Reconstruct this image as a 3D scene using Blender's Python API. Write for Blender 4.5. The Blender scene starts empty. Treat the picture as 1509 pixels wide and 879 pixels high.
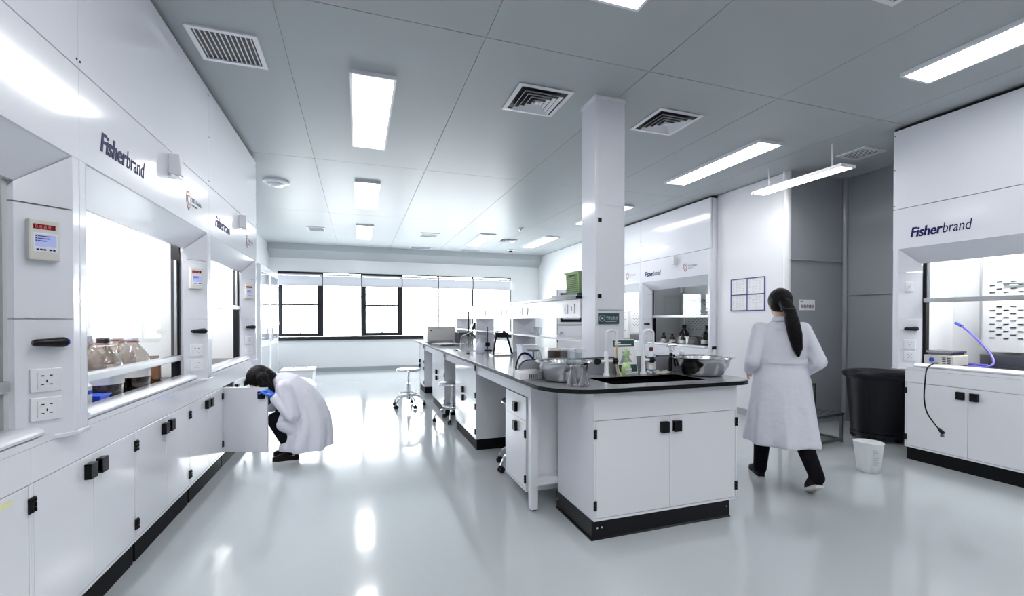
import bpy, bmesh, math, random
from mathutils import Vector, Matrix
random.seed(7)
C = bpy.context.scene.collection
PI = math.pi

# ------------------------------------------------------------ camera
cam_d = bpy.data.cameras.new('camera'); cam = bpy.data.objects.new('camera', cam_d); C.objects.link(cam)
cam.location = (0, 0, 1.3)
cam.rotation_euler = (math.radians(90 - 0.5), 0, math.radians(-18.86))
cam_d.sensor_width = 36; cam_d.lens = 36 * 666 / 1509
cam_d.shift_y = (31 + 5.8) / 1509
cam_d.clip_start = 0.02; cam_d.clip_end = 200
bpy.context.scene.camera = cam

# ------------------------------------------------------------ sky, exposure
W = bpy.data.worlds.new('overcast_sky'); bpy.context.scene.world = W; W.use_nodes = True
W.node_tree.nodes['Background'].inputs[0].default_value = (0.93, 0.97, 1.0, 1)
W.node_tree.nodes['Background'].inputs[1].default_value = 12.0
LAMP = 9.0          # ceiling lamps
HOODLAMP = 26.0     # lamps inside the lit hoods
vs = bpy.context.scene.view_settings
vs.view_transform = 'Standard'; vs.look = 'None'; vs.gamma = 1; vs.use_curve_mapping = False
vs.exposure = 0.55
cy = bpy.context.scene.cycles
cy.use_denoising = True; cy.max_bounces = 10; cy.diffuse_bounces = 5; cy.glossy_bounces = 5
cy.transparent_max_bounces = 16; cy.transmission_bounces = 8
cy.caustics_reflective = False; cy.caustics_refractive = False; cy.sample_clamp_indirect = 6
# portals: let the sky in through the window band
pd = bpy.data.lights.new('window_portal', 'AREA'); pd.shape = 'RECTANGLE'; pd.size = 5.9; pd.size_y = 1.6
pd.cycles.is_portal = True
po = bpy.data.objects.new('window_portal', pd); C.objects.link(po); po.location = (1.14, 12.3, 1.66)
po.rotation_euler = (math.radians(-90), 0, 0)

# ------------------------------------------------------------ materials
MATS = {}
def mat(name, col, rough=0.5, metal=0.0, coat=0.0, noise=0.0, nscale=8.0, bump=0.0, bscale=20.0, emit=0, alpha=1.0, spec=0.5, trans=0.0):
    if name in MATS: return MATS[name]
    m = bpy.data.materials.new(name); m.use_nodes = True
    nt = m.node_tree; b = nt.nodes['Principled BSDF']
    b.inputs['Base Color'].default_value = (*col, 1); b.inputs['Roughness'].default_value = rough
    b.inputs['Metallic'].default_value = metal; b.inputs['Coat Weight'].default_value = coat
    b.inputs['Coat Roughness'].default_value = 0.06; b.inputs['Specular IOR Level'].default_value = spec
    b.inputs['Alpha'].default_value = alpha; b.inputs['Transmission Weight'].default_value = trans
    if emit:
        b.inputs['Emission Color'].default_value = (*col, 1); b.inputs['Emission Strength'].default_value = emit
    if noise:
        tc = nt.nodes.new('ShaderNodeTexCoord'); n = nt.nodes.new('ShaderNodeTexNoise'); n.inputs['Scale'].default_value = nscale
        n.inputs['Detail'].default_value = 5
        mx = nt.nodes.new('ShaderNodeMix'); mx.data_type = 'RGBA'
        mx.inputs['A'].default_value = (*[c * (1 - noise) for c in col], 1); mx.inputs['B'].default_value = (*[min(1, c * (1 + noise)) for c in col], 1)
        nt.links.new(tc.outputs['Object'], n.inputs['Vector']); nt.links.new(n.outputs['Fac'], mx.inputs['Factor'])
        nt.links.new(mx.outputs['Result'], b.inputs['Base Color'])
    if bump:
        tc = nt.nodes.new('ShaderNodeTexCoord'); n = nt.nodes.new('ShaderNodeTexNoise'); n.inputs['Scale'].default_value = bscale
        n.inputs['Detail'].default_value = 2
        bp = nt.nodes.new('ShaderNodeBump'); bp.inputs['Strength'].default_value = bump; bp.inputs['Distance'].default_value = 0.02
        nt.links.new(tc.outputs['Object'], n.inputs['Vector']); nt.links.new(n.outputs['Fac'], bp.inputs['Height'])
        nt.links.new(bp.outputs['Normal'], b.inputs['Normal'])
    MATS[name] = m; return m
def thin_glass(name, tint, refl=0.5, rough=0.0, pwr=3.0, base=0.03):
    m = bpy.data.materials.new(name); m.use_nodes = True; nt = m.node_tree
    for n in list(nt.nodes): nt.nodes.remove(n)
    out = nt.nodes.new('ShaderNodeOutputMaterial'); mx = nt.nodes.new('ShaderNodeMixShader')
    t = nt.nodes.new('ShaderNodeBsdfTransparent'); t.inputs[0].default_value = (*tint, 1)
    g = nt.nodes.new('ShaderNodeBsdfGlossy'); g.inputs['Roughness'].default_value = rough
    lw = nt.nodes.new('ShaderNodeLayerWeight'); lw.inputs['Blend'].default_value = 0.5
    pw = nt.nodes.new('ShaderNodeMath'); pw.operation = 'POWER'; pw.inputs[1].default_value = pwr
    ma = nt.nodes.new('ShaderNodeMath'); ma.operation = 'MULTIPLY_ADD'; ma.inputs[1].default_value = refl * 1.6; ma.inputs[2].default_value = base
    ma.use_clamp = True
    nt.links.new(lw.outputs['Facing'], pw.inputs[0]); nt.links.new(pw.outputs[0], ma.inputs[0]); nt.links.new(ma.outputs[0], mx.inputs[0]); nt.links.new(t.outputs[0], mx.inputs[1]); nt.links.new(g.outputs[0], mx.inputs[2])
    nt.links.new(mx.outputs[0], out.inputs[0]); MATS[name] = m; return m
white = mat('white_enamel', (0.78, 0.785, 0.83), 0.16, coat=0.3, noise=0.015, nscale=3)
white2 = mat('white_panel', (0.80, 0.80, 0.84), 0.22, coat=0.3, noise=0.015, nscale=2)
hoodw = mat('hood_enamel', (0.76, 0.77, 0.83), 0.14, coat=0.35, noise=0.01, nscale=2)
wallm = mat('wall_paint', (0.74, 0.75, 0.76), 0.28, noise=0.02, nscale=2, bump=0.03, bscale=1.5)
wallg = mat('alcove_grey_panel', (0.33, 0.345, 0.37), 0.16, coat=0.3, noise=0.06, nscale=1.2)
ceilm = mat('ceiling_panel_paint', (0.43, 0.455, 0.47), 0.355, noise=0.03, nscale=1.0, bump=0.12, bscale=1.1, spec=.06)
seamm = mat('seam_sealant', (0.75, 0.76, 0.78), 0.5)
floorm = mat('grey_epoxy', (0.47, 0.505, 0.525), 0.13, coat=0.5, noise=0.05, nscale=0.8, bump=0.035, bscale=2.2)
basem = mat('grey_skirting', (0.36, 0.38, 0.40), 0.35)
black = mat('black_plastic', (0.004, 0.004, 0.006), 0.35, noise=0.1, spec=.25)
blackm = mat('black_painted_metal', (0.004, 0.004, 0.006), 0.3, noise=0.1, spec=.3)
frame_dark = mat('dark_window_frame', (0.012, 0.014, 0.018), 0.4, spec=.3)
chrome = mat('chrome', (0.75, 0.76, 0.78), 0.1, metal=1.0)
steel = mat('brushed_steel', (0.62, 0.62, 0.63), 0.2, metal=1.0, noise=0.05, nscale=30)
alu = mat('aluminium', (0.66, 0.67, 0.69), 0.28, metal=1.0)
darksteel = mat('dark_steel', (0.25, 0.26, 0.27), 0.3, metal=1.0)
greytop = mat('grey_laminate', (0.26, 0.27, 0.30), 0.22, coat=0.2, noise=0.08, nscale=60)
darktop = mat('black_resin_top', (0.005, 0.005, 0.006), 0.2, spec=.3)
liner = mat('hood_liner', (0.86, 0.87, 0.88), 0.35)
linerg = mat('hood_liner_shade_grey', (0.52, 0.55, 0.56), 0.35)
glass = thin_glass('clear_glass', (0.97, 0.98, 0.98), 0.15)
glassb = thin_glass('lab_glass', (0.95, 0.955, 0.965), 0.5, 0.02, 1.4, .05)
glassg = thin_glass('frosted_plastic', (0.95, 0.965, 0.97), 0.25, 0.3)
amber = thin_glass('amber_glass', (0.74, 0.66, 0.60), 0.45, 0.02, 1.8, .06)
amberd = mat('dark_amber', (0.012, 0.006, 0.004), 0.1, coat=0.3)
paper = mat('white_paper', (0.86, 0.86, 0.87), 0.7)
label_w = mat('white_label', (0.80, 0.80, 0.81), 0.6, noise=0.03, nscale=40)
ink = mat('grey_ink', (0.32, 0.33, 0.38), 0.7)
inkd = mat('black_ink', (0.02, 0.02, 0.025), 0.6)
navy = mat('navy_lettering', (0.012, 0.012, 0.09), 0.5, spec=.2)
bluef = mat('blue_frame', (0.035, 0.04, 0.25), 0.4)
redl = mat('red_logo', (0.25, 0.02, 0.03), 0.4)
reds = mat('red_digits_screen', (0.16, 0.01, 0.015), 0.25)
redd = mat('red_digits', (0.55, 0.10, 0.10), 0.4, emit=0.15)
lcd = mat('lcd_screen', (0.42, 0.47, 0.80), 0.25, emit=0.12)
cream = mat('cream_plastic', (0.62, 0.61, 0.58), 0.4, noise=0.02)
yellow = mat('yellow_sticker', (0.74, 0.74, 0.40), 0.6)
blueg = mat('blue_nitrile', (0.02, 0.13, 0.62), 0.35, noise=0.15, nscale=40)
bluep = mat('blue_plastic', (0.02, 0.07, 0.52), 0.3)
bluel = mat('blue_liquid', (0.10, 0.22, 0.62), 0.15, coat=0.4)
violet = mat('violet_tube', (0.12, 0.10, 0.55), 0.3)
greenh = mat('dark_green_band', (0.02, 0.07, 0.06), 0.4)
greenb = mat('green_plastic', (0.36, 0.50, 0.24), 0.5, noise=0.08)
greenl = mat('light_green_soap', (0.42, 0.62, 0.30), 0.2, coat=0.4)
signg = mat('teal_sign', (0.035, 0.07, 0.08), 0.3)
signt = mat('pale_lettering', (0.45, 0.52, 0.53), 0.5)
coatm = mat('lab_coat_cotton', (0.66, 0.66, 0.74), 0.85, noise=0.04, nscale=6, bump=0.4, bscale=14)
skin = mat('skin', (0.62, 0.40, 0.30), 0.5, noise=0.04)
hairm = mat('black_hair', (0.0025, 0.002, 0.003), 0.5, noise=0.3, nscale=60, bump=0.5, bscale=60, spec=.15)
trous = mat('black_trousers', (0.005, 0.005, 0.008), 0.85, noise=0.1, bump=0.3, spec=.1)
shoe = mat('dark_shoe', (0.008, 0.005, 0.006), 0.7, spec=.2)
sole = mat('white_sole', (0.62, 0.62, 0.63), 0.6)
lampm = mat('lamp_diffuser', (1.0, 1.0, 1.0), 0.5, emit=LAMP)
hoodlamp = mat('hood_lamp', (1.0, 1.0, 1.0), 0.5, emit=HOODLAMP)
hoodlamp2 = mat('hood_lamp_dim', (1.0, 1.0, 1.0), 0.5, emit=2.0)
rubber = mat('yellow_rubber', (0.55, 0.46, 0.22), 0.5)
cloth = mat('beige_cloth', (0.52, 0.50, 0.46), 0.9, noise=0.25, nscale=30)
bin_m = mat('black_bin_plastic', (0.0045, 0.005, 0.009), 0.4, noise=0.2, nscale=4, spec=.3)
plas = mat('milky_plastic', (0.80, 0.82, 0.84), 0.3, alpha=0.72)
blind = mat('pale_blind', (0.72, 0.73, 0.78), 0.7, alpha=0.985)

# ------------------------------------------------------------ mesh helpers
class MB:
    def __init__(s): s.b = bmesh.new()
    def box(s, x0, x1, y0, y1, z0, z1, M=None):
        vs_ = [s.b.verts.new((x, y, z)) for z in (z0, z1) for y in (y0, y1) for x in (x0, x1)]
        for f in ((0, 2, 3, 1), (4, 5, 7, 6), (0, 1, 5, 4), (2, 6, 7, 3), (0, 4, 6, 2), (1, 3, 7, 5)):
            s.b.faces.new([vs_[i] for i in f])
        if M:
            for v in vs_: v.co = M @ v.co
        return s
    def cyl(s, p0, p1, r0, r1=None, n=16, cap=True):
        r1 = r0 if r1 is None else r1
        p0, p1 = Vector(p0), Vector(p1); d = (p1 - p0).normalized()
        u = d.orthogonal().normalized(); w = d.cross(u)
        A = [s.b.verts.new(p0 + (u * math.cos(a) + w * math.sin(a)) * r0) for a in [2 * PI * i / n for i in range(n)]]
        B = [s.b.verts.new(p1 + (u * math.cos(a) + w * math.sin(a)) * r1) for a in [2 * PI * i / n for i in range(n)]]
        for i in range(n): s.b.faces.new([A[i], A[(i + 1) % n], B[(i + 1) % n], B[i]])
        if cap: s.b.faces.new(A[::-1]); s.b.faces.new(B)
        return s
    def lathe(s, prof, cx=0, cy=0, n=24, sx=1, sy=1, cap0=True, cap1=False):
        rings = []
        for r, z in prof:
            rings.append([s.b.verts.new((cx + sx * max(r, 1e-4) * math.cos(2 * PI * i / n), cy + sy * max(r, 1e-4) * math.sin(2 * PI * i / n), z)) for i in range(n)])
        for a, b in zip(rings, rings[1:]):
            for i in range(n): s.b.faces.new([a[i], a[(i + 1) % n], b[(i + 1) % n], b[i]])
        if cap0: s.b.faces.new(rings[0][::-1])
        if cap1: s.b.faces.new(rings[-1])
        return s
    def loft(s, rings):
        R = [[s.b.verts.new(p) for p in r] for r in rings]; n = len(R[0])
        for a, b in zip(R, R[1:]):
            for i in range(n): s.b.faces.new([a[i], a[(i + 1) % n], b[(i + 1) % n], b[i]])
        s.b.faces.new(R[0][::-1]); s.b.faces.new(R[-1]); return s
    def tube(s, pts, r, n=10):
        pts = [Vector(p) for p in pts]; rs = r if isinstance(r, (list, tuple)) else [r] * len(pts)
        rings = []; u = None
        for i, p in enumerate(pts):
            d = (pts[min(i + 1, len(pts) - 1)] - pts[max(i - 1, 0)]).normalized()
            u = d.orthogonal().normalized() if u is None else (u - d * u.dot(d)).normalized()
            w = d.cross(u)
            rings.append([p + (u * math.cos(2 * PI * k / n) + w * math.sin(2 * PI * k / n)) * rs[i] for k in range(n)])
        return s.loft(rings)
    def prism(s, poly, a, b, ax='x'):
        def P(p, t): return {'x': (t, p[0], p[1]), 'y': (p[0], t, p[1]), 'z': (p[0], p[1], t)}[ax]
        A = [s.b.verts.new(P(p, a)) for p in poly]; B = [s.b.verts.new(P(p, b)) for p in poly]; n = len(poly)
        for i in range(n): s.b.faces.new([A[i], A[(i + 1) % n], B[(i + 1) % n], B[i]])
        s.b.faces.new(A[::-1]); s.b.faces.new(B); return s
    def ball(s, c, r, sc=(1, 1, 1), n=12):
        M = Matrix.Translation(c) @ Matrix.Diagonal((r * sc[0], r * sc[1], r * sc[2], 1))
        bmesh.ops.create_uvsphere(s.b, u_segments=n * 2, v_segments=n, radius=1, matrix=M); return s
    def torus(s, c, R, r, n=28, m=8, ax='z'):
        pts = []
        for i in range(n):
            a = 2 * PI * i / n
            for j in range(m):
                t = 2 * PI * j / m; q = R + r * math.cos(t)
                p = (q * math.cos(a), q * math.sin(a), r * math.sin(t))
                if ax == 'y': p = (p[0], p[2], p[1])
                pts.append(s.b.verts.new(Vector(c) + Vector(p)))
        for i in range(n):
            for j in range(m):
                s.b.faces.new([pts[i * m + j], pts[((i + 1) % n) * m + j], pts[((i + 1) % n) * m + (j + 1) % m], pts[i * m + (j + 1) % m]])
        return s
    def build(s, name, m, parent=None, smooth=False, bevel=0, M=None, loc=None):
        bmesh.ops.recalc_face_normals(s.b, faces=s.b.faces)
        if M: bmesh.ops.transform(s.b, matrix=M, verts=s.b.verts)
        if smooth:
            for f in s.b.faces: f.smooth = True
            for e in s.b.edges:
                if len(e.link_faces) == 2 and e.calc_face_angle(0) > math.radians(38): e.smooth = False
        me = bpy.data.meshes.new(name); s.b.to_mesh(me); s.b.free(); me.materials.append(m)
        o = bpy.data.objects.new(name, me); C.objects.link(o)
        if bevel:
            md = o.modifiers.new('bevel', 'BEVEL'); md.width = bevel; md.segments = 2; md.limit_method = 'ANGLE'
        if parent: o.parent = parent
        if loc: o.location = loc
        return o
def thing(name, label, cat, loc=(0, 0, 0), rz=0, group=None):
    o = bpy.data.objects.new(name, None); C.objects.link(o); o.location = loc; o.rotation_euler = (0, 0, rz)
    o.empty_display_size = 0.1
    o['label'] = label; o['category'] = cat
    if group: o['group'] = group
    return o
def tag(o, label, cat, group=None):
    o['label'] = label; o['category'] = cat
    if group: o['group'] = group
    return o
def struct(o): o['kind'] = 'structure'; return o
def copy_tree(o, parent=None):
    c = o.copy(); C.objects.link(c)
    if parent: c.parent = parent
    for ch in KIDS(o): copy_tree(ch, c)
    return c
def KIDS(o): return [x for x in list(C.objects) if x.parent == o]
def text(body, size, m, parent, loc, rot, name='lettering', ext=0.0008, bold=0.0, shear=0.0, label=None, align='LEFT', sx=1.0, fit=None):
    cu = bpy.data.curves.new(name, 'FONT'); cu.body = body; cu.size = size; cu.extrude = ext; cu.shear = shear
    cu.align_x = align; cu.resolution_u = 3
    t = bpy.data.objects.new('tmp', cu); C.objects.link(t)
    dg = bpy.context.evaluated_depsgraph_get(); me = bpy.data.meshes.new_from_object(t.evaluated_get(dg))
    bpy.data.objects.remove(t)
    if bold:
        bmx = bmesh.new()
        for k_ in (-1, -.33, .33, 1):
            for q_ in (-.5, .5):
                m2 = me.copy(); m2.transform(Matrix.Translation((k_ * bold * 1.5, q_ * bold, k_ * .00008 + q_ * .00003))); bmx.from_mesh(m2); bpy.data.meshes.remove(m2)
        bmx.to_mesh(me); bmx.free()
    if fit: sx = fit / max(v.co.x for v in me.vertices)
    me.transform(Matrix.Diagonal((sx, 1, 1, 1)))
    me.materials.clear(); me.materials.append(m); me.name = name
    o = bpy.data.objects.new(name, me); C.objects.link(o); o.location = loc; o.rotation_euler = rot
    if parent: o.parent = parent
    if label: o['label'] = label
    return o, max([v.co.x for v in me.vertices] or [0])
FR = (PI / 2, 0, 0)     # text facing local -y
def smoothcurve(pts, k=6):
    pts = [Vector(p) for p in pts]; out = []
    P = [pts[0]] + pts + [pts[-1]]
    for i in range(1, len(P) - 2):
        for j in range(k):
            t = j / k; a, b, c, d = P[i - 1:i + 3]
            out.append(0.5 * ((2 * b) + (c - a) * t + (2 * a - 5 * b + 4 * c - d) * t * t + (3 * b - a - 3 * c + d) * t ** 3))
    out.append(pts[-1]); return out

# ============================================================ STRUCTURE
HC = 3.10
XL, XR, YW, YB = -2.0, 5.92, 12.1, -5.4
struct(MB().box(XL - .1, XR + .1, YB - .1, YW + .1, -0.1, 0).build('floor', floorm))
ceiling = struct(MB().box(XL - .1, XR + .1, YB - .1, YW + .1, HC + .008, HC + .1).build('ceiling', seamm))
xs = [XL, -0.45, 0.78, 2.01, 3.25, 4.48, XR]; ys = [YB, -2.64, 0.08, 2.80, 5.52, 8.24, 10.96, YW]
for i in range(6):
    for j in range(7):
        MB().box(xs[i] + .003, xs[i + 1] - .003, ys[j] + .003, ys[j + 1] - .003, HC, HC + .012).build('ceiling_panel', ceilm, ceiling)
struct(MB().box(XL - .1, XL, YB, YW, 0, HC).build('wall_left', wallm))
struct(MB().box(XL - .1, XR + .1, YB - .1, YB, 0, HC).build('wall_back', wallm))
# right wall: white part, alcove, recess behind the hoods
struct(MB().box(4.95, 5.92, 4.17, 5.27, 0, HC).build('wall_right', white2, bevel=.02))
struct(MB().box(5.92, 6.02, YB, 8.75, 0, HC).build('wall_recess', wallg))
struct(MB().box(4.965, 5.92, 4.12, 4.17, 0, HC).build('wall_alcove', wallg))
struct(MB().box(4.95, 6.02, 8.75, YW, 0, HC).build('wall_right_far', wallm, bevel=.02))
struct(MB().box(4.965, 5.905, 4.09, 4.12, 2.02, 2.03).build('trim_1', basem))
al = struct(MB().box(5.90, 5.92, 2.9, 4.12, 1.60, 1.612).build('trim_2', basem))
MBb = struct(MB().box(4.935, 4.95, 4.17, 5.27, 0, 0.09).build('baseboard_right', basem))
struct(MB().box(5.0, 5.92, 4.10, 4.12, 0, 0.10).build('baseboard_alcove', basem))
# corner posts in the alcove
struct(MB().cyl((4.97, 4.15, 0), (4.97, 4.15, HC), .045, n=20).build('trim_3', white2, smooth=True))
struct(MB().cyl((5.90, 4.10, 0), (5.90, 4.10, HC), .03, n=16).build('trim_4', wallg, smooth=True))
# window wall
WX = [-1.82, -0.82, 0.10, 1.10, 2.05, 3.0, 4.10]
wz0, wz1 = 0.87, 2.46
wl = MB()
wl.box(XL, XR, YW, YW + .25, 0, .775); wl.box(XL, XR, YW, YW + .25, wz1, HC)
wl.box(XL, WX[0], YW, YW + .25, .775, wz1); wl.box(WX[-1], XR, YW, YW + .25, .775, wz1)
struct(wl.build('wall_window', wallm))
struct(MB().box(XL, XR, YW - .02, YW, 0, .09).build('baseboard_window', basem))
struct(MB().box(XL, WX[-1], YW - .05, YW + .1, .775, .865).build('trim_5', frame_dark))
struct(MB().prism([(YW - .0, HC - .32), (YW - .22, HC - .14), (YW - .26, HC), (YW, HC)], XL, 4.95, 'x').build('trim_6', ceilm))  # cove takes the darker ceiling colour, imitating the shaded wall above the windows
for i in range(6):
    a, b = WX[i], WX[i + 1]; y = YW + .06
    dark = i in (0, 2)
    w = struct(MB().box(a + .004, b - .004, y - .004, y + .004, wz0 + .01, wz1 - .01).build('window_%d' % (i + 1), glass))
    t = .07 if dark else .022
    f = MB().box(a, a + t, y - .05, y + .04, wz0, wz1).box(b - t, b, y - .05, y + .04, wz0, wz1)
    f.box(a + t, b - t, y - .05, y + .04, wz0, wz0 + t * .8).box(a + t, b - t, y - .05, y + .04, wz1 - t, wz1)
    f.build('window_frame', frame_dark, w)
    if dark:
        MB().box(a + t, b - t, y - .03, y + .03, 1.63, 1.67).build('transom', frame_dark, w)
        g = MB().box(a + t, a + t + .035, y - .03, y + .02, wz0 + .05, 2.12).box(b - t - .05, b - t, y - .03, y + .02, wz0 + .05, 2.12)
        g.box(a + t, b - t, y - .03, y + .02, wz0 + .044, wz0 + .08); g.build('sash', frame_dark, w)
        MB().box((a + b) / 2 - .03, (a + b) / 2 + .03, y - .07, y - .03, wz0 + .08, wz0 + .10).build('latch', steel, w)
    bl = thing('roller_blind', ['raised pale roller blind over the dark framed window nearest the glass cabinet', 'raised pale roller blind over the window second from the left',
        'raised pale roller blind over the second dark framed window', 'raised pale roller blind over the fourth window from the left',
        'raised pale roller blind over the fifth window from the left', 'raised pale roller blind over the rightmost window'][i], 'blind', ((a + b) / 2, YW - .03, 0), group='roller blinds over the windows')
    h = (b - a) / 2 - .012
    MB().box(-h, h, -.002, .002, 2.13, 2.36).build('fabric', blind, bl)
    MB().box(-h, h, -.012, .012, 2.115, 2.135).build('bottom_rail', alu, bl)
    MB().cyl((-h, 0, 2.385), (h, 0, 2.385), .022, n=12).build('roller', alu, bl, smooth=True)

# ============================================================ CEILING FITTINGS
def lamp(x, y, w, l, label, z=HC, rods=False, grp='ceiling light panels'):
    t = thing('ceiling_light', label, 'ceiling light', (x, y, z), group=grp)
    f = MB(); e = .018; zb = -.028
    f.box(-w / 2, -w / 2 + e, -l / 2, l / 2, zb, 0).box(w / 2 - e, w / 2, -l / 2, l / 2, zb, 0)
    f.box(-w / 2 + e, w / 2 - e, -l / 2, -l / 2 + e, zb, 0).box(-w / 2 + e, w / 2 - e, l / 2 - e, l / 2, zb, 0)
    f.box(-w / 2 + e, w / 2 - e, -l / 2 + e, l / 2 - e, -.012, 0)
    f.build('frame', white2, t)
    MB().box(-w / 2 + e, w / 2 - e, -l / 2 + e, l / 2 - e, zb + .004, -.014).build('diffuser', lampm, t)
    if rods:
        for s in (-1, 1): MB().cyl((0, s * l * .35, 0), (0, s * l * .35, HC - z), .008, n=8).build('rod', white2, t)
    return t
lamp(.115, 1.49, .33, 1.48, 'flush white light panel above and in front of the left hoods')
lamp(.115, 4.20, .33, 1.48, 'large bright light panel left of centre, nearest of its row')
lamp(.13, 6.92, .32, 1.46, 'second light panel of the left row of the ceiling')
lamp(.14, 9.82, .32, 1.52, 'third and smallest light panel of the left row, near the windows')
lamp(1.37, 1.50, .33, 1.50, 'light panel cut off by the top edge of the photo, right of centre')
lamp(2.62, 9.95, .34, 1.50, 'slanting light panel left of the dome camera at the far end')
lamp(4.0, 9.75, .34, 1.50, 'small light panel left of the column, far right of the ceiling')
lamp(3.96, 4.22, .31, 1.48, 'long light panel to the right of the column')
lamp(3.92, 1.48, .31, 1.50, 'big light panel at the top right corner of the photo')
lamp(4.62, 3.72, .20, 1.08, 'added linear lamp below the ceiling, standing in for a glass reflection before the grey alcove', z=2.84, rods=True, grp=None)  # added lamp, takes the place of a lamp mirrored in glass
lamp(4.0, 6.9, .31, 1.48, 'light panel over the far hood, hidden by the column')
for i_, (x_, y_) in enumerate(((.115, -1.22), (1.37, -1.22), (2.62, -1.22), (3.92, -1.22), (.115, -3.94), (2.62, -3.94))):
    lamp(x_, y_, .33, 1.48, ['light panel behind the camera, left row', 'light panel behind the camera, second row', 'light panel behind the camera, third row', 'light panel behind the camera, right row', 'rearmost light panel behind the camera, left', 'rearmost light panel behind the camera, right'][i_], grp='light panels behind the camera')
def louvre(x, y, w, l, n, label, along='y', frame=.03):
    t = thing('ceiling_vent', label, 'vent', (x, y, HC), group='slatted ceiling vents')
    f = MB(); e = frame; z0 = -.012
    f.box(-w / 2, -w / 2 + e, -l / 2, l / 2, z0, 0).box(w / 2 - e, w / 2, -l / 2, l / 2, z0, 0)
    f.box(-w / 2 + e, w / 2 - e, -l / 2, -l / 2 + e, z0, 0).box(-w / 2 + e, w / 2 - e, l / 2 - e, l / 2, z0, 0); f.build('frame', white2, t)
    MB().box(-w / 2 + e, w / 2 - e, -l / 2 + e, l / 2 - e, -.002, 0).build('dark_opening', black, t)
    me = None
    for i in range(n):
        if along == 'y':
            p = -w / 2 + e + (i + .5) * (w - 2 * e) / n
            b = (p - .0028, p + .0028, -l / 2 + e, l / 2 - e)
        else:
            p = -l / 2 + e + (i + .5) * (l - 2 * e) / n
            b = (-w / 2 + e, w / 2 - e, p - .0028, p + .0028)
        MB().box(*b, -.010, -.002).build('slat', white2, t)
    return t
louvre(-.80, 3.45, .40, .40, 12, 'square slatted vent beside the top of the left hoods')
louvre(-.77, 9.8, .33, .42, 8, 'small dark slatted vent over the far left of the floor', 'x')
louvre(1.45, 9.72, .40, .44, 8, 'slatted vent between the two far light rows')
louvre(1.5, 11.55, .55, .30, 5, 'narrow slatted grille at the window wall, left of two', 'x')
louvre(2.8, 11.55, .55, .30, 5, 'narrow slatted grille at the window wall, right of two', 'x')
louvre(5.17, 3.43, .34, .30, 6, 'dark slatted vent above the grey alcove')
louvre(2.70, 1.58, .40, .36, 8, 'slatted vent cut by the top edge of the photo')
def diffuser(x, y, w, label):
    t = thing('ceiling_diffuser', label, 'vent', (x, y, HC), group='square cone diffusers')
    MB().box(-w / 2 + .03, w / 2 - .03, -w / 2 + .03, w / 2 - .03, -.003, 0).build('dark_opening', black, t)
    def ring(r, h, zt, zb, nm):
        m = MB(); P = []
        for (rr, z) in ((r, zb), (r - h, zt)):
            P.append([m.b.verts.new((sx * rr, sy * rr, z)) for sx, sy in ((-1, -1), (1, -1), (1, 1), (-1, 1))])
        for (rr, z) in ((r, zb - .003), (r - h, zt - .003)):
            P.append([m.b.verts.new((sx * rr, sy * rr, z)) for sx, sy in ((-1, -1), (1, -1), (1, 1), (-1, 1))])
        for i in range(4):
            j = (i + 1) % 4
            for a, b in ((0, 1), (1, 3), (3, 2), (2, 0)): m.b.faces.new([P[a][i], P[a][j], P[b][j], P[b][i]])
        m.build(nm, white2, t)
    ring(w / 2, .035, -.006, -.004, 'frame')
    for r in (.165, .125, .085, .045): ring(r * w / .46, .018, -.006, -.024, 'blade')
    MB().box(-.015, .015, -.015, .015, -.026, -.006).build('centre_plate', white2, t)
diffuser(1.40, 3.47, .46, 'square cone diffuser left of the column top')
diffuser(2.67, 3.47, .46, 'square cone diffuser right of the column top')
diffuser(3.25, 9.8, .44, 'small far diffuser beside the slanting light panel')
def detector(x, y, label, r=.055, dark=False):
    t = thing('smoke_detector' if not dark else 'dome_camera', label, 'detector' if not dark else 'camera', (x, y, HC))
    MB().lathe([(r, 0), (r, -.02), (r * .8, -.035)], n=20, cap1=True).build('base', white2, t, smooth=True)
    MB().lathe([(r * .62, -.035), (r * .6, -.05), (r * .35, -.068), (0, -.072)], n=18).build('dome' if dark else 'sensor', black if dark else alu, t, smooth=True)
detector(3.05, 8.4, 'round smoke detector on the ceiling near the far lights')
detector(2.32, 3.75, 'round detector just right of the column top')
detector(3.75, 11.1, 'dome camera with dark eye near the window wall', .09, True)
detector(-1.0, 6.6, 'round white fitting by the end of the left hoods', .16)

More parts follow.
